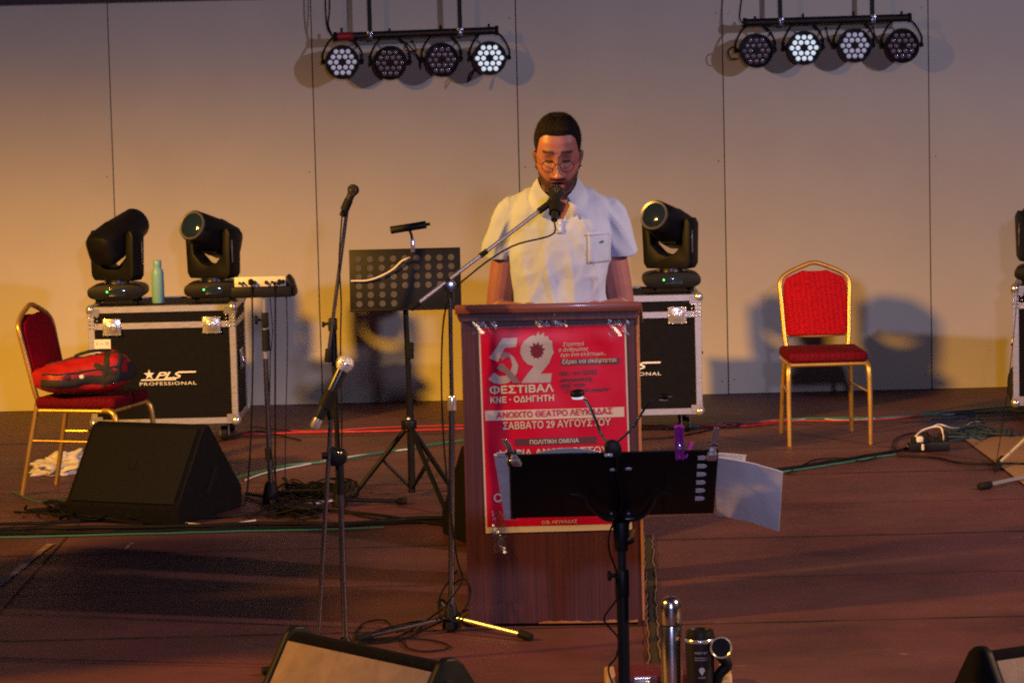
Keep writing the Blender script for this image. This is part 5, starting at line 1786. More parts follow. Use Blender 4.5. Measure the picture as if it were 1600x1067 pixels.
# clip lamp with two goosenecks
gl = thing("gooseneck_lamp", "black clip lamp with two goosenecks on the foreground music stand", "lamp", tb(957, 705))
goff = gl.location.copy()
gc = tb(957, 703, -.012)
mb = MB(goff); mb.prism([(-.020, -.020), (.020, -.020), (.026, -.004), (.022, .016), (.008, .026), (-.010, .026), (-.022, .014)], .05, Matrix.Translation(gc + Vector((0, .03, 0))) @ Matrix.Rotation(R(90), 4, 'X'), bevel=.006)
mb.build("clip_body", M['black'], gl)
mb = MB(goff); mb.box(gc + Vector((-.012, -.024, -.010)), (.022, .006, .008), bevel=.002); mb.build("clip_plate", M['parlens'], gl)
la1, la2 = W(905, 617, MYF - .05), W(1037, 620, MYF + .02)
mb = MB(goff); mb.tube([gc + Vector((-.012, 0, .02)), W(940, 680, MYF - .02), W(928, 650, MYF - .03), W(917, 628, MYF - .04), la1], .0042, 8); mb.build("gooseneck", M['blackmetal'], gl)
mb = MB(goff); mb.tube([gc + Vector((.012, 0, .02)), W(985, 672, MYF), W(1000, 650, MYF), W(1015, 628, MYF + .02), la2], .0036, 8); mb.build("gooseneck", M['blackmetal'], gl)
mb = MB(goff); mb.sph(la1 + Vector((-.005, 0, .004)), (.020, .024, .012), 18, 10, (0, R(-8), 0)); hd = mb.build("lamp_head", M['black'], gl)
mb = MB(goff); mb.lathe([(0, 0), (.014, 0), (.017, .004), (0, .006)], la1 + Vector((-.004, -.004, -.010)), (0, 0, 1), 18); mb.build("led_cover", M['parlit'], hd)
d_ = bpy.data.lights.new("gooseneck_light", 'SPOT'); d_.energy = 1.1; d_.spot_size = R(120); d_.spot_blend = .6; d_.color = (.85, .92, 1.0); d_.shadow_soft_size = .012
lo = bpy.data.objects.new("gooseneck_light", d_); COL.objects.link(lo); lo.location = la1 + Vector((0, 0, -.018)); lo.rotation_euler = (Vector((.05, .06, -.1))).to_track_quat('-Z', 'Y').to_euler()
mb = MB(goff); mb.sph(la2 + Vector((.004, 0, .002)), (.021, .026, .009), 18, 10, (0, R(6), 0)); hd = mb.build("lamp_head", M['black'], gl)
mb = MB(goff); mb.lathe([(0, 0), (.012, 0), (.014, .003), (0, .004)], la2 + Vector((0, -.004, -.009)), (0, 0, 1), 18); mb.build("led_cover", M['parlens'], hd)
tag(MB().tube([gc + Vector((.01, -.02, -.02)), tb(965, 740, -.03), tb(971, 775, -.035), tb(968, 800, -.045), W(953, 830, MYF - .05), W(952, 860, MYF - .04), W(964, 895, MYF - .03), W(966, 930, MYF - .03), W(945, 962, MYF - .03), W(948, 975, MYF - .03), W(966, 997, MYF - .03), W(963, 1025, MYF - .03), W(951, 1042, MYF - .03), W(955, 1062, MYF - .03), W(966, 1085, MYF - .03)], .0028, 7).build("lamp_cable", M['cableblack']),
    "thin black lamp cable winding down the foreground music stand", "cable")
# papers and clips
MBp = MB
def quad_sheet(pts, mat, name, label, cat, thick=.002, curve=.0, nx=10, ny=8):
    a, b, c, d = [Vector(p) for p in pts]   # tl tr br bl
    n = (b - a).cross(d - a).normalized()
    mb = MB()
    G_ = []
    for i in range(nx + 1):
        row = []
        for j in range(ny + 1):
            s, t = i / nx, j / ny
            p = a.lerp(b, s).lerp(d.lerp(c, s), t)
            p = p + n * (math.sin(s * math.pi) * curve + 0.0025 * mnoise.noise(p * 25))
            row.append((mb.bm.verts.new(p), mb.bm.verts.new(p + n * thick)))
        G_.append(row)
    for k in (0, 1):
        for i in range(nx):
            for j in range(ny):
                f = (G_[i][j][k], G_[i + 1][j][k], G_[i + 1][j + 1][k], G_[i][j + 1][k])
                mb.bm.faces.new(f if k else f[::-1])
    for i in range(nx):
        mb.bm.faces.new((G_[i][0][0], G_[i][0][1], G_[i + 1][0][1], G_[i + 1][0][0])); mb.bm.faces.new((G_[i][ny][0], G_[i + 1][ny][0], G_[i + 1][ny][1], G_[i][ny][1]))
    for j in range(ny):
        mb.bm.faces.new((G_[0][j][0], G_[0][j + 1][0], G_[0][j + 1][1], G_[0][j][1])); mb.bm.faces.new((G_[nx][j][0], G_[nx][j][1], G_[nx][j + 1][1], G_[nx][j + 1][0]))
    bmesh.ops.recalc_face_normals(mb.bm, faces=mb.bm.faces)
    o = mb.build(name, mat, None, 50)
    if label: tag(o, label, cat)
    return o
quad_sheet([tb(1117, 714, .012), W(1223, 738, MYF - .10), W(1217, 830, MYF - .02), tb(1120, 805, .012)], M['sleeve'], "plastic_folder", "pale translucent folder sticking out right of the foreground music stand", "folder", .003, .006)
quad_sheet([tb(1110, 707, .03), tb(1166, 711, .03), tb(1164, 724, .03), tb(1110, 722, .03)], M['paper'], "note_card", None, None, .001)
card = bpy.data.objects["note_card"]; tag(card, "small handwritten white card beside the metal clip on the right", "card")
mb = MB()
for k, v0 in enumerate((710.5, 714.5)):
    P = []
    for i in range(26):
        u = 1122 + i * 1.5
        P.append(tb(u, v0 + (i % 2) * 1.8 + .05 * i + (.6 if i % 3 else 0), .0275))
    mb.tube(P, .0006, 4, 0)
mb.build("handwriting", M['ink'], card)
quad_sheet([tb(772, 712, .02), tb(800, 711, .02), tb(808, 812, .02), tb(789, 812, .02)], M['sleeve'], "paper_stack", "edge of a pale paper stack sticking out left of the foreground stand", "papers", .006)
quad_sheet([tb(776, 708, .012), tb(815, 705, .012), tb(818, 713, .012), tb(780, 714, .012)], M['paper'], "paper_sheet", "folded white paper corner held under the left metal clip", "paper", .002)
# arched white sheets peeking over the top edge
mb = MB(); P = []
for k in range(21):
    t = k / 20
    P.append((838 + t * 105, 708 - 8.0 * math.sin(math.pi * t) ** 0.8))
top_ = [tb(u, v, .012) for u, v in P]; bot_ = [tb(u, 745, .012) for u, v in P]
for i in range(20):
    mb.quad(bot_[i], bot_[i + 1], top_[i + 1], top_[i])
    mb.quad(*[p + Vector((0, .004, 0)) for p in (bot_[i + 1], bot_[i], top_[i], top_[i + 1])])
    mb.quad(top_[i], top_[i + 1], top_[i + 1] + Vector((0, .004, 0)), top_[i] + Vector((0, .004, 0)))
tag(mb.build("music_sheets", M['paper'], None, 60), "white sheets showing above the top edge of the foreground music stand", "sheets")


def metal_clip(u0, v0, u1, v1, label):
    a, b = tb(u0, v0, -.012), tb(u1, v1, -.012)
    o = thing("metal_clip", label, "clip", b, 0, "metal bulldog clips on the foreground music stand")
    mb = MB(b); d = (a - b)
    L = d.length
    m = orient(d)
    t = bmesh.new()
    mb.prism([(-.010, 0), (.010, 0), (.008, L * .45), (.010, L * .8), (.006, L), (-.006, L), (-.010, L * .8), (-.008, L * .45)], .004, Matrix.Translation(b) @ m @ Matrix.Rotation(R(90), 4, 'X'), bevel=.0015)
    t.free()
    mb.build("lever", M['chrome'], o)
    mb = MB(b); mb.cyl(b + d * .35 - m.to_3x3() @ Vector((.012, 0, 0)), b + d * .35 + m.to_3x3() @ Vector((.012, 0, 0)), .006, seg=12); mb.build("spring", M['darkchrome'], o)
    mb = MB(b); mb.box(b + Vector((0, -.004, -.008)), (.026, .012, .030), m, bevel=.003); mb.build("jaw", M['chrome'], o)
metal_clip(788, 685, 806, 717, "metal clip leaning left at the left end of the foreground stand")
metal_clip(1120, 667, 1112, 708, "upright metal clip at the right end of the foreground stand")
pcl = thing("clothes_peg", "purple plastic peg clipped to the foreground music stand", "clothes peg", tb(1063, 706))
off = pcl.location.copy()
a, b = tb(1061, 665, -.012), tb(1062, 716, -.012)
mb = MB(off)
for s in (-1, 1):
    mb.prism([(s * .012, 0), (s * .004, 0), (s * .004, (a - b).length), (s * .013, (a - b).length)][::s], .006, Matrix.Translation(b) @ orient(a - b) @ Matrix.Rotation(R(90), 4, 'X'), bevel=.001, seg=1)
for k in (0.02, .45, .97):
    p = b.lerp(a, k); mb.box(p, (.022, .006, .010), orient(a - b), bevel=.001, seg=1)
mb.box(b.lerp(a, .5) + Vector((0, .004, 0)), (.016, .003, (a - b).length * .96), orient(a - b), bevel=.001, seg=1)
mb.build("front_lever", M['purple'], pcl)
mb = MB(off)
for sx in (-.004, .004): mb.box(b.lerp(a, .72) + Vector((sx, .0015, 0)), (.0025, .004, .014), orient(a - b))
mb.build("slots", M['rubber'], pcl)
a2 = tb(1076, 703, .0)
mb = MB(off); mb.prism([(-.009, 0), (.009, 0), (.006, .05), (-.006, .05)], .005, Matrix.Translation(tb(1068, 715, -.006)) @ orient(a2 - b + Vector((0, .02, .02))) @ Matrix.Rotation(R(90), 4, 'X'), bevel=.001, seg=1)
mb.build("rear_lever", M['purple'], pcl)
MB(off).sph(b.lerp(a, .38) + Vector((0, -.006, 0)), (.007, .004, .010), 12, 8).build("spring", M['chrome'], pcl)

# ------------------------------------------------------------------ things at the front edge: case, flask, mug
cs = thing("wooden_case", "maroon case with pale rounded wooden ends behind the steel flask", "case", (W(1043, 1050, 9.75).x, 9.75, 0))
zt_c = W(1000, 1046, 9.75).z
mb = MB(); mb.box((0, 0, zt_c / 2), (.34, .18, zt_c), bevel=.004); mb.build("case_body", M['maroon'], cs)
for s in (-1, 1):
    mb = MB(); mb.prism([(-.095, 0), (.095, 0), (.095, zt_c - .03), (.07, zt_c), (-.07, zt_c), (-.095, zt_c - .03)], .035, Matrix(((0, 0, 1, s * .185 - .0175), (1, 0, 0, 0), (0, 1, 0, 0), (0, 0, 0, 1))), bevel=.008, seg=3)
    mb.build("wooden_end", M['tanwood'], cs)
mb = MB(); mb.box((-.085, -.088, zt_c - .02), (.05, .012, .022), bevel=.003); mb.cyl((-.11, -.094, zt_c - .008), (-.06, -.094, zt_c - .008), .006, seg=10); mb.sph((-.07, -.098, zt_c - .02), .008, 10, 8); mb.build("clasp", M['chrome'], cs)
mb = MB(); mb.box((-.075, -.091, zt_c / 2 - .02), (.018, .004, zt_c - .04)); mb.build("strap", M['tanwood'], cs)

FYY = 9.5
fl = thing("steel_flask", "tall brushed steel vacuum flask at the bottom of the photo", "flask", (W(1049, 1000, FYY).x, FYY, 0))
zt3 = W(1044, 932, FYY).z
MB().lathe([(0, 0), (.033, 0), (.0345, .004), (.0345, zt3 - .092), (.033, zt3 - .088), (0, zt3 - .088)], seg=36).build("body", M['steel'], fl)
MB().lathe([(.033, zt3 - .088), (.0352, zt3 - .084), (.0335, zt3 - .035), (.031, zt3 - .018), (.025, zt3 - .006), (.014, zt3), (0, zt3)], seg=36).build("cup", M['steel'], fl)
MB().lathe([(.0340, zt3 - .0905), (.0355, zt3 - .0895), (.0355, zt3 - .0865), (.0340, zt3 - .0855)], seg=36, cap=False).build("seal_ring", M['rubber'], fl)
mg = thing("travel_mug", "black travel mug with a silver rim beside the steel flask", "mug", (W(1094, 1020, 9.45).x, 9.45, 0))
zt4 = W(1094, 983, 9.45).z
MB().lathe([(0, 0), (.036, 0), (.040, .006), (.0465, zt4 - .045), (.047, zt4 - .036), (0, zt4 - .036)], seg=36).build("body", M['gunmetal'], mg)
MB().lathe([(.0468, zt4 - .037), (.0485, zt4 - .034), (.0485, zt4 - .029), (.0465, zt4 - .026)], seg=36, cap=False).build("silver_rim", M['chrome'], mg)
MB().lathe([(0, zt4 - .028), (.046, zt4 - .028), (.0445, zt4 - .012), (.042, zt4 - .002), (.036, zt4), (.033, zt4 - .006), (0, zt4 - .006)], seg=36).build("lid", M['black'], mg)
zr2 = W(1126, 1010, 9.42).z
rx = W(1126, 1010, 9.42).x - mg.location.x
mb = MB(); mb.lathe([(0, 0), (.029, 0), (.031, .004), (.031, .03), (0, .03)], (rx, -.045, zr2), (0, 1, 0), 32); fc = mb.build("drinking_cap", M['black'], mg)
mb = MB(); mb.lathe([(.029, -.001), (.0315, -.004), (.0345, -.002), (.0345, .004), (.031, .006)], (rx, -.045, zr2), (0, 1, 0), 32, False); mb.build("silver_ring", M['chrome'], fc)
mb = MB(); mb.tube([(rx - .01, -.02, zr2 - .02), (rx + .02, -.01, zr2 - .06), (.055, -.01, .10), (.047, -.005, .05)], [.016, .018, .016, .012], 10, 5); mb.build("handle", M['black'], mg)
def mugf(x, y):
    r_ = .0405 + (.0465 - .0405) * max(0, min(1, y / (zt4 - .045))) + .0012
    a = x / r_
    return Vector((r_ * math.sin(a), -r_ * math.cos(a), y))
mb = MB()
put_text(mb, "cups up!", -.020, zt4 - .070, .040, .010, mugf, .02)
for dz in (.082, .089): put_text(mb, "---------", -.020, zt4 - dz, .040, .0018, mugf, .02)
drop = [(0, -.012), (.005, -.004), (.009, .003), (.008, .010), (.003, .0135), (-.003, .0135), (-.008, .010), (-.009, .003), (-.005, -.004)]
mb.poly3([mugf(x + .002, y + zt4 - .125) for x, y in drop])
put_text(mb, "SHARE", -.010, zt4 - .146, .022, .005, mugf, .01)
mb.build("printed_mark", M['parlens'], mg)


# ------------------------------------------------------------------ the speaker
PX, PYY = 0.187, 11.62
man = thing("person", "man in a pale polo shirt and glasses reading at the lectern", "person", (PX, PYY, 0))
CHIN = 1.513
# the head is modelled upright around its own origin (chin height 0), then pitched forward
HSEC = [(-0.014, .012, .052, -.02), (-0.008, .030, .070, -.005), (0.004, .046, .084, .012), (0.022, .060, .0915, .035), (0.045, .0690, .0925, .058), (0.070, .0745, .0930, .076),
        (0.100, .0785, .0945, .090), (0.128, .0800, .0935, .100), (0.150, .0808, .0985, .106), (0.178, .0815, .0990, .110), (0.205, .0800, .0950, .108), (0.230, .0735, .0860, .100),
        (0.250, .0635, .0735, .088), (0.266, .0500, .0570, .070), (0.277, .0330, .038, .050), (0.2835, .012, .012, .018)]
zz = np.array([s[0] for s in HSEC])
hw_ = np.array([s[1] for s in HSEC]); hf = np.array([s[2] for s in HSEC]); hb = np.array([s[3] for s in HSEC])


def g2(x, z, cx, cz, sx, sz):
    return math.exp(-((x - cx) / sx) ** 2 - ((z - cz) / sz) ** 2)


def face_disp(x, z):
    """how far the face stands out (towards -y) at x,z"""
    d = 0
    ax = abs(x)
    if z > .08: z = .08 + (z - .08) * .86
    if 0.066 < z < 0.150:
        t = (0.150 - z) / 0.072
        d += (0.004 + 0.024 * min(1, t) ** 1.3) * math.exp(-(x / (0.0085 + 0.006 * t)) ** 2) * (1 if z > 0.078 else max(0, (z - 0.066) / 0.012))
    d += 0.009 * g2(ax, z, .0135, .080, .007, .008)
    d -= 0.013 * g2(ax, z, .031, .134, .017, .013)
    d += 0.0075 * g2(ax, z, .031, .131, .012, .008)
    d += 0.005 * g2(ax, z, .028, .156, .024, .008)
    d += 0.005 * g2(ax, z, .045, .105, .020, .020)
    d -= 0.003 * g2(ax, z, .040, .060, .015, .018)
    d += 0.006 * g2(x, z, 0, .060, .022, .006)
    d -= 0.020 * g2(x, z, 0, .0475, .018, .0062)
    d += 0.006 * g2(x, z, 0, .0345, .018, .006)
    d += 0.006 * g2(x, z, 0, .010, .016, .012)
    return d


def head_point(a, z, grow=0.0):
    w = np.interp(z, zz, hw_) + grow; f = np.interp(z, zz, hf) + grow; b = np.interp(z, zz, hb) + grow
    c, s = math.cos(a), math.sin(a)
    p = 2.35
    x = w * abs(c) ** (2 / p) * (1 if c >= 0 else -1)
    y = (b if s >= 0 else f) * abs(s) ** (2 / p) * (1 if s >= 0 else -1)
    if s < -0.05:
        y -= face_disp(x, z) * min(1, (-s - 0.05) / 0.3)
    return Vector((x, y, z))


HM = Matrix.Translation((0.0, -0.155, CHIN)) @ Matrix.Translation((0, 0, .02)) @ Matrix.Rotation(R(14), 4, 'X') @ Matrix.Rotation(R(-2), 4, 'Z') @ Matrix.Translation((0, .045, -.02))
HMi = HM.inverted()
bodyb = MB()
NZ, NA = 84, 96
zs = [-0.0139 + (0.2964) * (0.5 - 0.5 * math.cos(math.pi * (k + 0.5) / NZ)) * 1.0 for k in range(NZ)]
rings = []
for z in zs:
    rings.append([bodyb.bm.verts.new(HM @ head_point(2 * math.pi * k / NA, z)) for k in range(NA)])
for a_, b_ in zip(rings, rings[1:]):
    for k in range(NA):
        bodyb.bm.faces.new((a_[k], a_[(k + 1) % NA], b_[(k + 1) % NA], b_[k]))
bodyb.bm.faces.new(rings[0][::-1]); bodyb.bm.faces.new(rings[-1])
for s in (-1, 1):
    bodyb.sph(HM @ Vector((s * .081, .012, .118)), (.010, .020, .033), 18, 12, HM.to_3x3().to_4x4() @ Euler((R(-12), R(s * 14), R(s * -22))).to_matrix().to_4x4())
    bodyb.sph(HM @ Vector((s * .080, .004, .092)), (.007, .010, .012), 12, 8)
bodyb.tube([(0, .02, 1.42), (0, -.005, 1.50), (0, -.055, 1.56), (0, -.085, 1.62)], [.075, .064, .062, .06], 24, 4)
TORSO = [(0, 0, .90, .165, .115, .115), (0, .0, 1.0, .168, .125, .11), (0, 0, 1.12, .170, .128, .108), (0, 0.0, 1.25, .180, .125, .112), (0, 0, 1.36, .186, .118, .112), (0, .0, 1.43, .185, .100, .10), (0, .005, 1.475, .160, .080, .085), (0, .01, 1.505, .110, .065, .07), (0, .01, 1.525, .065, .05, .055)]
bodyb.loft(TORSO, 44, 2.3)
SH, EL = Vector((.176, .005, 1.418)), Vector((.236, .030, 1.045))
HN = Vector((.135, -.300, 1.083))
for s in (-1, 1):
    sh, el, hn = [Vector((p.x * s, p.y, p.z)) for p in (SH, EL, HN)]
    bodyb.tube([sh, sh.lerp(el, .35), sh.lerp(el, .7), el], [.050, .056, .055, .050], 18, 4)
    bodyb.sph(sh, .050); bodyb.sph(el, .050)
    bodyb.tube([el, el.lerp(hn, .35), el.lerp(hn, .75), hn], [.050, .050, .039, .028], 18, 4)
    # hand lying on the desk
    fwd = Vector((-s * .25, -1, .12)).normalized(); side = Vector((s, -.25, 0)).normalized(); upv = Vector((0, 0, 1))
    bodyb.tube([hn, hn + fwd * .03, hn + fwd * .065, hn + fwd * .09], [.027, .033, .036, .030], 16, 4)
    for i, (sd, ln) in enumerate(((.033, .062), (.012, .078), (-.010, .082), (-.032, .074))):
        b0 = hn + fwd * .082 + side * sd
        bodyb.tube([b0 - fwd * .02, b0 + fwd * ln * .4 + upv * .006, b0 + fwd * ln * .75 - upv * .002, b0 + fwd * ln - upv * .012], [.0095, .0090, .0082, .0065], 10, 4)
    t0 = hn + fwd * .03 - side * .03
    bodyb.tube([t0, t0 - side * .022 + fwd * .022, t0 - side * .030 + fwd * .050 - upv * .004], [.014, .011, .008], 10, 4)
for s in (-1, 1):
    bodyb.tube([(s * .085, 0, .93), (s * .10, -.01, .70), (s * .105, -.01, .50), (s * .11, .02, .28), (s * .115, .03, .09)], [.092, .085, .062, .056, .042], 20, 4)
    bodyb.tube([(s * .115, .05, .05), (s * .12, -.05, .045), (s * .13, -.17, .035)], [.042, .042, .032], 16, 4)
bme = remeshed(bodyb, 0.0028, 3, 0.4)
# colour zones of the skin (beard, brows, lips), by place on the head
nv = len(bme.vertices)
co = np.zeros(nv * 3); bme.vertices.foreach_get("co", co); co = co.reshape(-1, 3)
Hi = np.array(HMi)
loc = co @ Hi[:3, :3].T + Hi[:3, 3]
cols = np.tile(np.array([0.275, 0.112, 0.118, 1.0]), (nv, 1))
hx, hy, hz = np.abs(loc[:, 0]), loc[:, 1], loc[:, 2]
hz = np.where(hz > .08, .08 + (hz - .08) * .86, hz)


def blend(mask, c):
    m = np.clip(mask, 0, 1)[:, None]
    cols[:, :3] = cols[:, :3] * (1 - m) + np.array(c)[None, :] * m


inhead = (hz > -.03) & (co[:, 2] > 1.45) & (np.abs(co[:, 0]) < .1)
front = inhead & (hy < .03)
sm = lambda e0, e1, x: np.clip((x - e0) / (e1 - e0), 0, 1) ** 2 * (3 - 2 * np.clip((x - e0) / (e1 - e0), 0, 1))
beard = front * (1 - sm(.048, .075, hz + .28 * np.maximum(0, .045 - hx) * (hz > .03) - .9 * np.maximum(0, hx - .045)))
beard = np.maximum(beard, front * (1 - sm(.030, .042, hz)) * 1.0)
blend(beard * .88, (.036, .020, .016))
blend(front * np.exp(-((hz - .0665) / .0065) ** 2) * (1 - sm(.024, .034, hx)) * (hy < -.05) * 1.0, (.026, .014, .013))
blend(front * np.exp(-((hx - .033) / .006) ** 2) * np.exp(-((hz - .048) / .02) ** 2) * (hy < -.04) * .7, (.03, .016, .014))
lip = front * (hy < -.06) * np.exp(-((hx) / .021) ** 4)
blend(lip * np.exp(-((hz - .0585) / .0045) ** 2), (.36, .10, .09))
blend(lip * np.exp(-((hz - .0350) / .0060) ** 2), (.46, .13, .11))
blend(front * (hy < -.04) * np.exp(-(hx / .0185) ** 4) * np.exp(-((hz - .0475) / .0058) ** 4), (.020, .008, .010))
brow = front * (hy < -.03) * np.exp(-((hz - (.158 + .09 * (.03 - np.abs(hx - .03)) - .0)) / .0052) ** 2) * sm(.008, .016, hx) * (1 - sm(.050, .060, hx))
blend(brow * .9, (.022, .013, .012))
lash = front * (hy < -.03) * np.exp(-((hz - .1265 - 6 * (hx - .032) ** 2) / .0042) ** 2) * sm(.014, .020, hx) * (1 - sm(.044, .050, hx))
blend(lash, (.010, .007, .007)); blend(lash, (.010, .007, .007))
blend(front * (hy < -.03) * np.exp(-((hz - .136) / .009) ** 2) * np.exp(-((hx - .030) / .014) ** 2) * .7, (.13, .052, .036))  # eye sockets darkened: their shade put into the skin colour
side_b = inhead * np.exp(-((hy - .005) / .016) ** 2) * sm(.060, .068, hx) * sm(.02, .05, hz) * (1 - sm(.16, .17, hz))
blend(side_b * .7, (.04, .022, .018))
fade = inhead * sm(.028, .045, hy) * sm(.06, .10, hz)
blend(fade * .85, (.03, .02, .018))
blend(inhead * sm(.11, .2, hz) * 0.0, (.5, .2, .12))
nose = front * (hy < -.09) * np.exp(-(hx / .016) ** 2) * np.exp(-((hz - .082) / .012) ** 2)
blend(nose * .3, (.56, .20, .13))
ca = bme.color_attributes.new("Col", 'FLOAT_COLOR', 'POINT')
ca.data.foreach_set("color", cols.ravel())
bme.color_attributes.active_color = ca
body = obj_from_mesh("body", bme, M['skin'], man, None)

# hair: short cap following the skull, its lower edge on the hairline
hb_ = MB()
rings = []
NZ2, NA2 = 30, 160


def hairline(a):
    ang = abs(((a + math.pi / 2 + math.pi) % (2 * math.pi)) - math.pi)   # 0 = face centre
    deg = math.degrees(ang)
    return float(np.interp(deg, [0, 25, 42, 54, 62, 70, 84, 100, 112, 130, 180], [.232, .233, .230, .218, .186, .160, .146, .146, .110, .070, .060])) + 0.0012 * math.sin(a * 57)


for j in range(NZ2 + 1):
    ring = []
    for k in range(NA2):
        a = 2 * math.pi * k / NA2
        lim = hairline(a)
        z = lim + (0.2815 - lim) * math.sin(j / NZ2 * math.pi / 2)
        edge = min(1, j / 5)
        gr = (0.0015 + 0.0065 * edge * min(1, max(.25, (z - .12) / .09)))
        w = np.interp(z, zz, hw_); f = np.interp(z, zz, hf); b = np.interp(z, zz, hb)
        c, s = math.cos(a), math.sin(a)
        up_ = max(0, (z - .20) / .08)
        q = Vector(((w + gr) * abs(c) ** (2 / 2.35) * (1 if c >= 0 else -1), ((b if s >= 0 else f) + gr) * abs(s) ** (2 / 2.35) * (1 if s >= 0 else -1), z + gr * up_ * .7))
        q += q.normalized() * mnoise.noise(q * 150) * .0020 * edge
        ring.append(hb_.bm.verts.new(q))
    rings.append(ring)
for a_, b_ in zip(rings, rings[1:]):
    for k in range(NA2):
        k2 = (k + 1) % NA2
        hb_.bm.faces.new((a_[k], a_[k2], b_[k2], b_[k]))
hb_.bm.faces.new(rings[-1])
hb_.xform(HM)
hairo = hb_.build("hair", M['hair'], man, 80)
sd = hairo.modifiers.new("s", 'SOLIDIFY'); sd.thickness = .006; sd.offset = -1

def blades(name, spots, length, width, mat, parent, jitter=.5, seed=2):
    """short hairs as thin tapering triangles: spots = (point, direction)"""
    rnd = random.Random(seed)
    mb = MB()
    for p, d in spots:
        d = (d + Vector((rnd.uniform(-1, 1), rnd.uniform(-1, 1), rnd.uniform(-1, 1))) * jitter).normalized()
        sd_ = d.cross(Vector((rnd.uniform(-1, 1), rnd.uniform(-1, 1), rnd.uniform(-1, 1)))).normalized() * width
        l = length * rnd.uniform(.6, 1.2)
        vs = [mb.bm.verts.new(q) for q in (p - sd_, p + sd_, p + d * l)]
        mb.bm.faces.new(vs)
    return mb.build(name, mat, parent, 180)


rnd = random.Random(9)
hv = [(v.co.copy(), v.normal.copy()) for v in hairo.data.vertices]
sp = []
for _ in range(9000):
    p, n = rnd.choice(hv)
    p = p + Vector((rnd.uniform(-1, 1), rnd.uniform(-1, 1), rnd.uniform(-1, 1))) * .003
    sp.append((p - n * .002, n * .8 + Vector((0, -.35, .25))))
hb2 = blades("hair_strands", sp, .0065, .0005, M['hair'], hairo, .45)
bv = bme.vertices
def pick(mask, n):
    ids = np.nonzero(mask)[0]
    return [int(i) for i in rnd.choices(list(ids), weights=None, k=n)] if len(ids) else []
bi = pick((beard > .55) & ~((np.exp(-((hx) / .021) ** 4) > .4) & (hz > .030) & (hz < .063) & (hy < -.06)), 4600)
mi = pick(front & (hy < -.05) & (np.abs(hz - .0665) < .006) & (hx < .031), 500)
blades("beard", [(bv[i].co - bv[i].normal * .0006, bv[i].normal * .45 + Vector((0, -.15, -.75))) for i in bi + mi], .0042, .0004, M['hair'], man, .3, 4)
ei = pick(brow > .45, 420)
blades("eyebrows", [(bv[i].co - bv[i].normal * .0004, bv[i].normal * .35 + Vector((math.copysign(.8, bv[i].co.x), -.1, .25))) for i in ei], .0055, .0005, M['hair'], man, .25, 6)

# glasses low on the nose
gm = MB()
for s in (-1, 1):
    c0 = Vector((s * .0335, -.114, .123))
    P = []
    for k in range(28):
        a = 2 * math.pi * k / 28
        P.append(HM @ (c0 + Vector((.0255 * math.cos(a), .004 * abs(math.cos(a)), .0225 * math.sin(a)))))
    gm.tube(P, .0014, 6, 0, True)
    gm.tube([HM @ Vector((s * .059, -.108, .128)), HM @ Vector((s * .074, -.095, .134)), HM @ Vector((s * .083, -.04, .142)), HM @ Vector((s * .087, .01, .148)), HM @ Vector((s * .084, .03, .125))], .0015, 6, 5)
gm.tube([HM @ Vector((-.009, -.118, .127)), HM @ Vector((0, -.124, .131)), HM @ Vector((.009, -.118, .127))], .0012, 6, 4)
gm.build("glasses", M['wire'], man)
MB().sph(HM @ Vector((.083, -.002, .083)), .0032, 10, 8).build("earring", M['chrome'], man)

# polo shirt
sb_ = MB()
ST = [(0, 0, .93, .186, .136, .130), (0, -.002, 1.0, .184, .146, .126), (0, -.004, 1.10, .180, .148, .122), (0, -.002, 1.20, .186, .146, .124), (0, 0, 1.30, .196, .142, .126), (0, 0, 1.38, .203, .134, .126), (0, .0, 1.435, .204, .118, .116), (0, .005, 1.475, .194, .096, .102), (0, .01, 1.508, .146, .078, .084), (0, .012, 1.535, .085, .064, .07)]
sb_.loft(ST, 56, 2.4)
for s in (-1, 1):
    sh = Vector((.178 * s, .005, 1.432)); e1 = Vector((.2375 * s, .018, 1.258))
    sb_.tube([Vector((.10 * s, .005, 1.466)), sh, sh.lerp(e1, .45), sh.lerp(e1, .8), e1], [.056, .065, .069, .068, .067], 28, 5)
sme = remeshed(sb_, 0.0042, 4, 0.5)
nv = len(sme.vertices)
co = np.zeros(nv * 3); sme.vertices.foreach_get("co", co); co = co.reshape(-1, 3)
no = np.zeros(nv * 3); sme.vertices.foreach_get("normal", no); no = no.reshape(-1, 3)
for i in range(nv):
    x, y, z = co[i]
    if y < .06:
        ax = abs(x)
        w = 0
        # drape folds: from the armpits down and in, and long vertical ones on the belly
        sg = 1 if x > 0 else -1
        rid = lambda a, b, c: (1 - abs(mnoise.noise(Vector((a, b, c))))) ** 2 - .6
        up = np.clip((z - 1.22) / .10, 0, 1)
        w += 0.0075 * rid(ax * 11 + z * 7, z * 2.2 - ax * 3, 3 * sg) * 1.35 * up * np.clip((ax - .03) / .06, 0, 1)
        w += 0.0110 * rid(x * 12 + z * 1.5, z * 2.0, 9.0) * np.clip((1.32 - z) / .12, 0, 1)
        w += 0.0075 * rid(x * 9 - z * 8, z * 3 + x * 4, 5.0) * np.clip((1.27 - z) / .08, 0, 1)
        w += 0.0050 * mnoise.noise(Vector((x * 10, y * 6, z * 5)))
        w += 0.0008 * mnoise.noise(Vector((x * 42, y * 30, z * 30)))
        if ax > .185:
            w += 0.0050 * rid(z * 9 + ax * 12, ax * 10, 2 * sg)
        co[i] += no[i] * w * 1.7
sme.vertices.foreach_set("co", co.ravel())
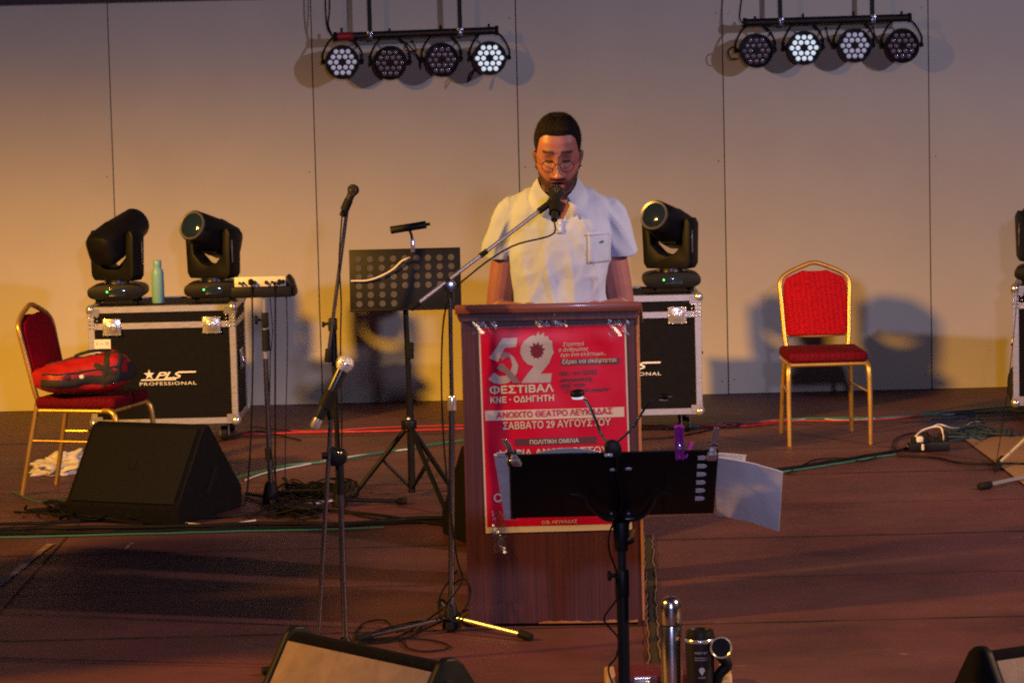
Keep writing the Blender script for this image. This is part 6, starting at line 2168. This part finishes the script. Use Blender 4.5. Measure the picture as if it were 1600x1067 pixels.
# cut sleeve ends, the neck hole and the open V
bmx = bmesh.new(); bmx.from_mesh(sme)
for _ in range(2): bmesh.ops.smooth_vert(bmx, verts=bmx.verts[:], factor=.5, use_axis_x=True, use_axis_y=True, use_axis_z=True)
def cutface(c):
    ax = abs(c.x)
    if c.z > 1.523 and ax < .12 and c.z > 1.50 + 0.0: 
        return math.hypot(c.x, (c.y - .0) * 1.0) < .078 or c.z > 1.545
    if c.y < -.02 and ax < .011 + max(0, (c.z - 1.400)) * .52 and c.z > 1.404: return True
    if ax > .19 and c.z < 1.262 and ax < .30 and c.z > 1.17 and ax > .200: 
        return True
    return False
dead = [f for f in bmx.faces if cutface(f.calc_center_median())]
bmesh.ops.delete(bmx, geom=dead, context='FACES')
for v in bmx.verts:
    if v.is_boundary:
        ax = abs(v.co.x)
        if v.co.y < -.02 and 1.395 < v.co.z < 1.53 and ax < .10:
            v.co.x = math.copysign(.011 + max(0, v.co.z - 1.400) * .52, v.co.x)
        elif ax > .17 and v.co.z < 1.30: v.co.z = 1.262
bmx.to_mesh(sme); bmx.free()
shirt = obj_from_mesh("polo_shirt", sme, M['shirt'], man, None)
sd = shirt.modifiers.new("s", 'SOLIDIFY'); sd.thickness = .0022; sd.offset = -1
bvh_s = BVHTree.FromPolygons([v.co.copy() for v in sme.vertices], [tuple(p.vertices) for p in sme.polygons])


def on_shirt(x, z, off=.003):
    hit = bvh_s.ray_cast(Vector((x, -1, z)), Vector((0, 1, 0)))
    if hit[0] is None or hit[0].y > 0: return Vector((x, -.13, z))
    return hit[0] + Vector((0, -off, 0))


def patch(x0, x1, z0, z1, off, name, mat, nx=8, nz=10, tri=None, parent=None):
    mb = MB()
    vs = []
    for i in range(nx + 1):
        row = []
        for j in range(nz + 1):
            x = x0 + (x1 - x0) * i / nx; z = z0 + (z1 - z0) * j / nz
            if tri and j == 0: z += tri * (1 - abs(2 * i / nx - 1))
            row.append(mb.bm.verts.new(on_shirt(x, z, off)))
        vs.append(row)
    for i in range(nx):
        for j in range(nz):
            mb.bm.faces.new((vs[i][j], vs[i + 1][j], vs[i + 1][j + 1], vs[i][j + 1]))
    o = mb.build(name, mat, parent or man, 70)
    s = o.modifiers.new("s", 'SOLIDIFY'); s.thickness = .0012; s.offset = 1
    return o


sx_ = lambda u, v: (W(u, v, PYY - .14).x - PX, W(u, v, PYY - .14).z)
p0 = sx_(919, 412); p1 = sx_(953, 364)
pocket = patch(p0[0], p1[0], p0[1], p1[1], .003, "chest_pocket", M['shirt'], parent=shirt)
patch(p0[0], p1[0], p1[1] - .008, p1[1], .0058, "pocket_hem", M['collar'], 8, 2, parent=shirt)
q0 = sx_(936.5, 381); q1 = sx_(944.5, 378)
mb = MB()
cg = [(0, .3), (.25, .55), (.5, .7), (.7, .9), (.85, .6), (1, .5), (.95, .25), (.7, .3), (.6, 0), (.5, .28), (.3, .3), (.2, .05)]
mb.poly3([on_shirt(q0[0] + cx * (q1[0] - q0[0]), q0[1] + cz * .013, .0075) for cx, cz in cg])
bmesh.ops.triangulate(mb.bm, faces=mb.bm.faces[:])
mb.build("chest_emblem", M['crocgreen'], shirt)
patch(-.014, .014, 1.362, 1.414, .003, "placket", M['collar'], 4, 8, parent=shirt)
for z in (1.400, 1.378):
    mb = MB(); c = on_shirt(.002, z, .0065); mb.cyl(c, c + Vector((0, -.002, 0)), .0050, seg=14); mb.build("button", M['white'], shirt)
# collar: stand and two fallen flaps
cm = MB()
NC = 44
ring_in, ring_top, ring_out = [], [], []
for k in range(NC + 1):
    t = k / NC
    a = R(-90 + 24) + t * R(360 - 48)     # starts right of the front opening, goes round the back
    fr = max(0, -math.sin(a))             # 1 at front
    s_ = 1 if math.cos(a) > 0 else -1
    rin = .070
    zi = 1.522 - .060 * fr ** 1.5 + .028 * max(0, math.sin(a))
    ti = Vector((rin * math.cos(a), -.010 + (rin + .012 * fr) * math.sin(a) - .016 * fr, zi))
    zt = zi + .036 - .012 * fr
    tt = Vector(((rin + .006) * math.cos(a), -.012 + (rin + .018 * fr) * math.sin(a) - .016 * fr, zt))
    ro = rin + .040 + .012 * fr
    zo = zt - .058 - .020 * fr ** 2
    to = Vector((ro * math.cos(a) * (1.0 + .12 * fr), -.008 + (ro - .004) * math.sin(a) - .020 * fr, zo))
    h = on_shirt(to.x, to.z, .012)
    if to.y < 0 and h.y < 0: to.y = min(to.y, h.y - .002)
    m1 = tt.lerp(to, .35) + Vector((math.cos(a), math.sin(a), 0)) * .0045
    if to.y < 0:
        h2 = bvh_s.ray_cast(Vector((m1.x, -1, m1.z)), Vector((0, 1, 0)))[0]
        if h2 is not None and h2.y < -.03 and abs(m1.x) > .035: m1.y = min(m1.y, h2.y - .008)
    ring_in.append(cm.bm.verts.new(ti)); ring_top.append(cm.bm.verts.new(tt))
    ring_out.append((cm.bm.verts.new(m1), cm.bm.verts.new(to)))
for k in range(NC):
    cm.bm.faces.new((ring_in[k], ring_in[k + 1], ring_top[k + 1], ring_top[k]))
    cm.bm.faces.new((ring_top[k], ring_top[k + 1], ring_out[k + 1][0], ring_out[k][0]))
    cm.bm.faces.new((ring_out[k][0], ring_out[k + 1][0], ring_out[k + 1][1], ring_out[k][1]))
bmesh.ops.recalc_face_normals(cm.bm, faces=cm.bm.faces)
co_ = cm.build("collar", M['collar'], shirt, 80)
sd = co_.modifiers.new("s", 'SOLIDIFY'); sd.thickness = .003; sd.offset = 0
tr_ = MB()
tr_.loft([(0, 0, .80, .19, .14, .14), (0, 0, .90, .182, .13, .13), (0, 0, .99, .178, .13, .12)], 40, 2.3)
for s in (-1, 1):
    tr_.tube([(s * .09, 0, .88), (s * .10, -.01, .70), (s * .107, -.01, .50), (s * .112, .02, .28), (s * .117, .03, .07)], [.10, .098, .082, .078, .074], 22, 4)
tme = remeshed(tr_, .008, 3, .5)
obj_from_mesh("trousers", tme, M['denim'], man, None)
for s in (-1, 1):
    mb = MB(); mb.tube([(s * .115, .07, .055), (s * .12, -.05, .055), (s * .13, -.19, .045)], [.050, .052, .040], 18, 4)
    mb.bm.verts.ensure_lookup_table()
    for v in mb.bm.verts: v.co.z = max(.002, v.co.z)
    mb.build("shoe", M['black'], man)
